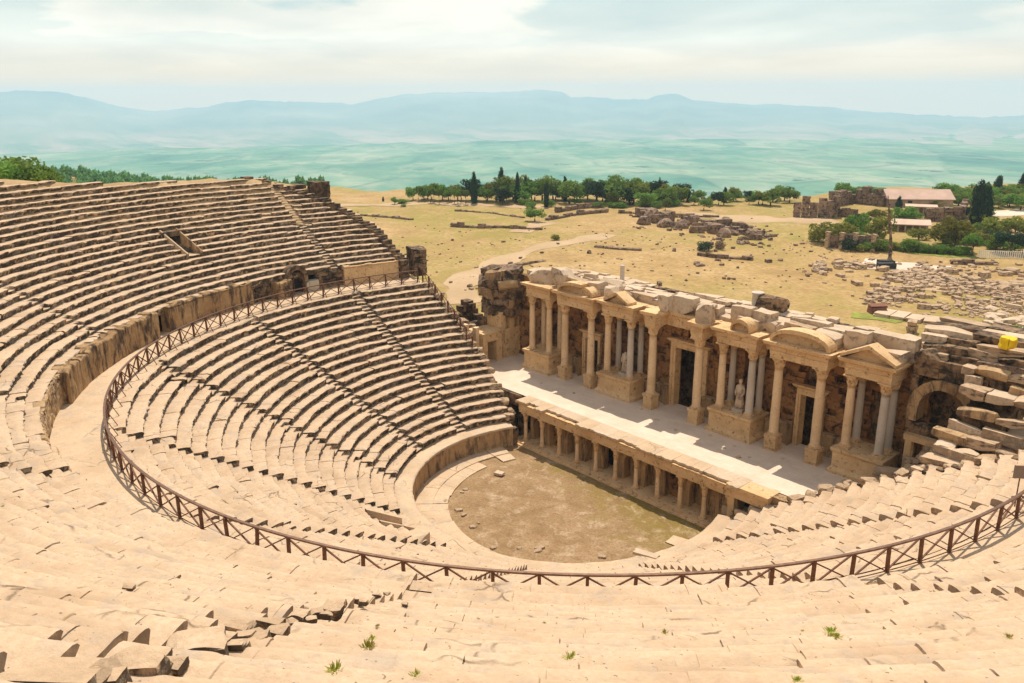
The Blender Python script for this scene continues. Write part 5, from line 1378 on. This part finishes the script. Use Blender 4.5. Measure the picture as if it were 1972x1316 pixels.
G_ = [(1600, 470, 42, 62, 'round', 'leafyellow', 'yellow green olive tree at the left corner of the garden'), (1575, 466, 26, 30, 'bush', 'leafyellow', 'small olive bush left of the garden wall'), (1645, 455, 42, 34, 'round', 'leaf', 'dense green tree above the garden wall'), (1668, 460, 36, 30, 'round', 'leaf', 'second green tree above the garden wall'), (1692, 466, 45, 40, 'round', 'leafyellow', 'olive tree left of the tall mast'),
      (1733, 430, 30, 40, 'round', 'leaf', 'green tree behind the mast by the pavilion'), (1730, 402, 22, 14, 'pine', 'leafdark', 'small dark conifer before the pink roof'), (1695, 425, 24, 26, 'bush', 'leafyellow', 'yellow bush below the long ruined wall'), (1760, 424, 18, 30, 'bush', 'leaf', 'rounded bush in front of the pavilion'),
      (1877, 440, 80, 24, 'cypress', 'leafdark', 'tallest black green cypress in the garden'), (1893, 436, 68, 24, 'cypress', 'leafdark', 'second black green cypress just right of the tallest'), (1815, 476, 52, 46, 'round', 'leafyellow', 'large olive coloured tree left of the lawn'), (1838, 482, 58, 46, 'round', 'leafyellow', 'large olive coloured tree on the lawn'),
      (1750, 484, 26, 34, 'bush', 'leaf', 'round bush right of the mast'), (1874, 440, 26, 24, 'palm', 'leafyellow', 'small palm-like tree before the cypresses'), (1872, 494, 38, 26, 'flat', 'leaf', 'umbrella tree by the terrace fence'), (1917, 486, 34, 26, 'round', 'leaf', 'green tree on the terrace'), (1945, 490, 36, 34, 'flat', 'leafdark', 'dark spreading tree on the terrace'), (1968, 492, 36, 30, 'flat', 'leafdark', 'dark spreading tree at the right picture edge'),
      (1818, 385, 28, 32, 'round', 'leaf', 'round tree right of the pink roof'), (1850, 390, 24, 34, 'round', 'leaf', 'broad tree left of the cypress top'), (1846, 398, 26, 26, 'round', 'leaf', 'green tree below the broad tree'), (1910, 392, 26, 28, 'round', 'leaf', 'tree right of the cypress tops'), (1920, 378, 34, 16, 'cypress', 'leafdark', 'dark cypress on the far right skyline'), (1900, 376, 22, 10, 'cypress', 'leafdark', 'thin small cypress on the far right skyline'), (1966, 376, 36, 14, 'cypress', 'leafdark', 'dark cypress at the upper right picture edge'),
      (1945, 380, 22, 34, 'round', 'leaf', 'round tree between the right skyline cypresses'), (1905, 380, 20, 34, 'round', 'leaf', 'low round tree left of the skyline cypress'), (1965, 405, 26, 34, 'round', 'leaf', 'bright green tree at the right edge above the terrace'), (1950, 392, 18, 30, 'bush', 'leafyellow', 'rust yellow bush at the right above the terrace'), (1920, 458, 34, 40, 'round', 'leafyellow', 'grey olive tree above the terrace wall'), (1958, 455, 34, 40, 'round', 'leafyellow', 'grey olive tree at the right edge above the terrace'), (1795, 398, 14, 34, 'bush', 'leafyellow', 'ivy bush on the wall of the pink roofed building'), (1905, 436, 20, 24, 'bush', 'leaf', 'bush right of the cypress foot')]
for i, q in enumerate(G_): ptree(*q[:6], q[6], None, {'cypress': 'cypress', 'pine': 'conifer', 'bush': 'bush'}.get(q[4], 'tree'), i % 5, 'bush' if q[4] == 'bush' else 'tree')
for i in range(9): ptree(1770+i*11, 487+i*.6, 18, 20, 'bush', 'leaf', 'bright green hedge bush along the lawn', 'hedge along the lawn', 'bush', i % 3, 'bush')
for i in range(6): ptree(1660+i*16, 482+i*.8+rs_.uniform(-6, 3), 16, 22, 'bush', 'leaf' if i % 2 else 'leafyellow', 'garden shrub behind the dark pillared wall', 'shrubs behind the pillared wall', 'bush', i % 3, 'bush')
for i in range(7): ptree(1912+i*11, 642+i*1.0, 18, 24, 'bush', 'leaf', 'green bush in the thicket at the right picture edge', 'thicket at right', 'bush', i % 3, 'bush')
for i in range(5): ptree(1885+i*20, 470+rs_.uniform(-3, 3), 14, 22, 'bush', 'leafyellow', 'flower bed shrub on the terrace', 'shrubs on the terrace', 'bush', i % 3, 'bush')
rs_ = random.Random(77)
for i in range(44):
    u = rs_.uniform(1600, 1965); v = rs_.choice([424, 436, 448, 462, 472, 480])+rs_.uniform(-4, 4)
    if 1705 < u < 1795 and v < 455: continue
    if u > 1900 and 400 < v < 430: continue
    hh = rs_.uniform(12, 26); ptree(u, v, hh, hh*rs_.uniform(1., 1.5), 'bush' if i % 3 else 'round', ('leaf', 'leafyellow', 'leaf', 'leafdark')[i % 4], 'small garden tree or shrub among the ruins at right', 'garden trees and shrubs', 'shrub', i % 3, 'shrub')
for i in range(26):
    u = rs_.uniform(1840, 1990); v = rs_.uniform(376, 402); hh = rs_.uniform(12, 24)
    ptree(u, v, hh, hh*rs_.uniform(1., 1.5), 'round', ('leaf', 'leafyellow', 'leaf')[i % 3], 'rounded tree in the far grove at upper right', 'far grove at upper right', 'tree', i % 5)
# big shrub over the rim of the seats at upper left
for i, (u, v, h, w, D) in enumerate([(48, 362, 78, 100, 103), (6, 364, 62, 66, 100), (84, 364, 50, 52, 101)]):
    d = ray(u, v); d = d/np.hypot(d[0], d[1]); p = CAM+d*D
    tree(p-np.array([0, 0, .4]), h*D/F_PX, w*D/F_PX*1.05, 'bush', 'leaf', ['big bright green tree rising behind the rim at upper left', 'green tree at the left picture edge behind the rim', 'smaller green tree right of the big one behind the rim'][i], None, 'tree', 11+i)
# far wood on the left slopes: one mass
def forest():
    mb = MB(); rs = np.random.default_rng(9); base = crown_mesh(501, 'round', 'forest', 120, .15); V0 = np.array([v.co[:] for v in base.vertices]); F0 = [tuple(p.vertices) for p in base.polygons]
    n = 0
    while n < 900:
        az = -rad(rs.uniform(12.6, 36)); D = rs.uniform(205, 345)
        x = CAM[0]+D*math.cos(VIEWAZ-az); y = CAM[1]+D*math.sin(VIEWAZ-az)
        if fbm(np.array([x/28.]), np.array([y/28.]), 0, 33, 3)[0] < -.28 and D < 300: continue
        if math.degrees(az) > -17 and D < 214: continue
        h = rs.uniform(2.4, 4.6); w = h*rs.uniform(.6, .95)
        mb.add(V0*np.array([w, w, h])+np.array([x, y, float(ground_z(x, y))-.6]), F0); n += 1
    o = mb.build('far_wood', 'forest'); o['kind'] = 'stuff'; tag(o, 'far green wood covering the slope behind the left seats', 'wood')
forest()

# ------------------------------------------------------------------ buildings, mast and terrace
def frame(u, v, rz): 
    p = gpt(u, v); return p, rz
def long_house(u, v, u2, v2, depth, h, rh, label, roofmat='roof', name='building', open_front=False):
    a, b = gpt(u, v), gpt(u2, v2); L = np.linalg.norm(b[:2]-a[:2]); ang = math.atan2(b[1]-a[1], b[0]-a[0])
    t = thing(name, label, 'building', a, ang)
    w = MB()
    if open_front:
        w.box((0, depth-.3, -.3), (L, depth, h))
        for x in np.linspace(.3, L-.3, 6): w.box((x-.15, 0, -.3), (x+.15, .3, h))
    else:
        w.box((0, 0, -.5), (L, depth, h))
    w.build('wall', 'plaster', None).parent = t
    r = MB(); e = .4
    r.add([(-e, -e, h), (L+e, -e, h), (L+e, depth+e, h), (-e, depth+e, h), (-e, depth/2, h+rh), (L+e, depth/2, h+rh), (-e, -e, h-.15), (L+e, -e, h-.15)], [(0, 1, 5, 4), (2, 3, 4, 5), (0, 4, 3), (1, 2, 5), (6, 7, 1, 0), (3, 2, 1, 0)])
    r.build('roof', roofmat, None).parent = t
    if not open_front:
        MB().box((0, -.12, h*.45), (L, -.003, h*.52)).build('ledge', 'plaster', None).parent = t
        for i in range(2):
            x = L*(.3+.4*i); MB().box((x, -.06, h*.35), (x+1., .05, h*.8)).build('window', 'dark', None).parent = t
long_house(1710, 400, 1834, 401, 8, 2.1, 2.0, 'long museum building with a pale pink roof behind the garden')
long_house(1712, 446, 1788, 447, 5, 1.6, .7, 'low pavilion with a flat pale roof in the garden', 'pavilion', 'pavilion', True)
long_house(1745, 414, 1800, 416, 4, 2.0, .3, 'small open shelter under the pink roofed building', 'pavilion', 'shelter', True)
# mast of dark lattice leaning beside two black blocks
p = gpt(1713, 508); D = np.linalg.norm(p-CAM); t = thing('mast', 'tall dark leaning mast rising from the ruins beside the garden', 'mast', p)
L = RT*(-17)*D/F_PX; Hm = 118*D/F_PX
mb = MB(); mb.tube(np.array([(0, 0, 0), (L[0]*.1, L[1]*.1, Hm*.3), (L[0]*.6, L[1]*.6, Hm*.7), (L[0], L[1], Hm)]), [.32, .24, .15, .07], 8)
mb.build('pole', 'darkstone', None).parent = t
for k in range(9):
    mb = MB(); z = Hm*(.05+.1*k); q = np.interp(z/Hm, [0, .3, .7, 1], [0, .1, .6, 1])*L; mb.box((q[0]-.3+.022*k, q[1]-.3+.022*k, z), (q[0]+.3-.022*k, q[1]+.3-.022*k, z+.3), jit=.12); mb.build('bracing', 'ruin', None).parent = t
for j, (u, v, w, h) in enumerate([(1705, 512, 2.4, .9), (1706, 517, 2.6, .9)]):
    q = gpt(u, v); o = MB().box((-w/2, -.7, -.2), (w/2, .7, h), jit=.06).build('black_block', 'dark', None, origin=(0, 0, 0)); o.location = q; o.rotation_euler = (0, 0, _y*0+rad(48))
    tag(o, ['upper black rectangular block at the foot of the mast', 'lower black rectangular block at the foot of the mast'][j], 'block')
for j, (u, v) in enumerate([(1592, 478), (1619, 480), (1645, 481), (1680, 484)]):
    q = gpt(u, v); t = thing('stone_pillar', 'pale square pillar standing before the dark garden wall', 'pillar', q, 0, 'pillars of the garden wall')
    MB().box((-.3, -.3, -.2), (.3, .3, 2.7)).build('shaft', 'rubble', None).parent = t; MB().box((-.4, -.4, 2.702), (.4, .4, 2.95)).build('cap', 'rubble', None).parent = t
# terrace fence with white slats
a, b = gpt(1885, 496), gpt(1985, 499); t = thing('terrace_fence', 'fence of pale posts round the garden terrace at right', 'fence', a)
for i in range(26):
    q = a+(b-a)*i/25; link_mesh('post', bpy.data.meshes.get('fence_post') or MB().box((-.06, -.06, -.2), (.06, .06, 1.2)).mesh('fence_post', 'white'), t, q-a)
MB().bar(np.array([0, 0, 1.15]), b-a+np.array([0, 0, 1.15]), .06, .06).build('rail', 'white', None).parent = t

# ------------------------------------------------------------------ render settings
SC.view_settings.view_transform = 'Standard'; SC.view_settings.look = 'None'; SC.view_settings.exposure = .45; SC.view_settings.gamma = 1
SC.render.engine = 'CYCLES'
cy = SC.cycles
cy.use_denoising = True
try: cy.denoiser = 'OPENIMAGEDENOISE'
except Exception: pass
cy.max_bounces = 6; cy.diffuse_bounces = 3; cy.glossy_bounces = 1; cy.transmission_bounces = 2; cy.volume_bounces = 3; cy.transparent_max_bounces = 4
cy.use_fast_gi = False
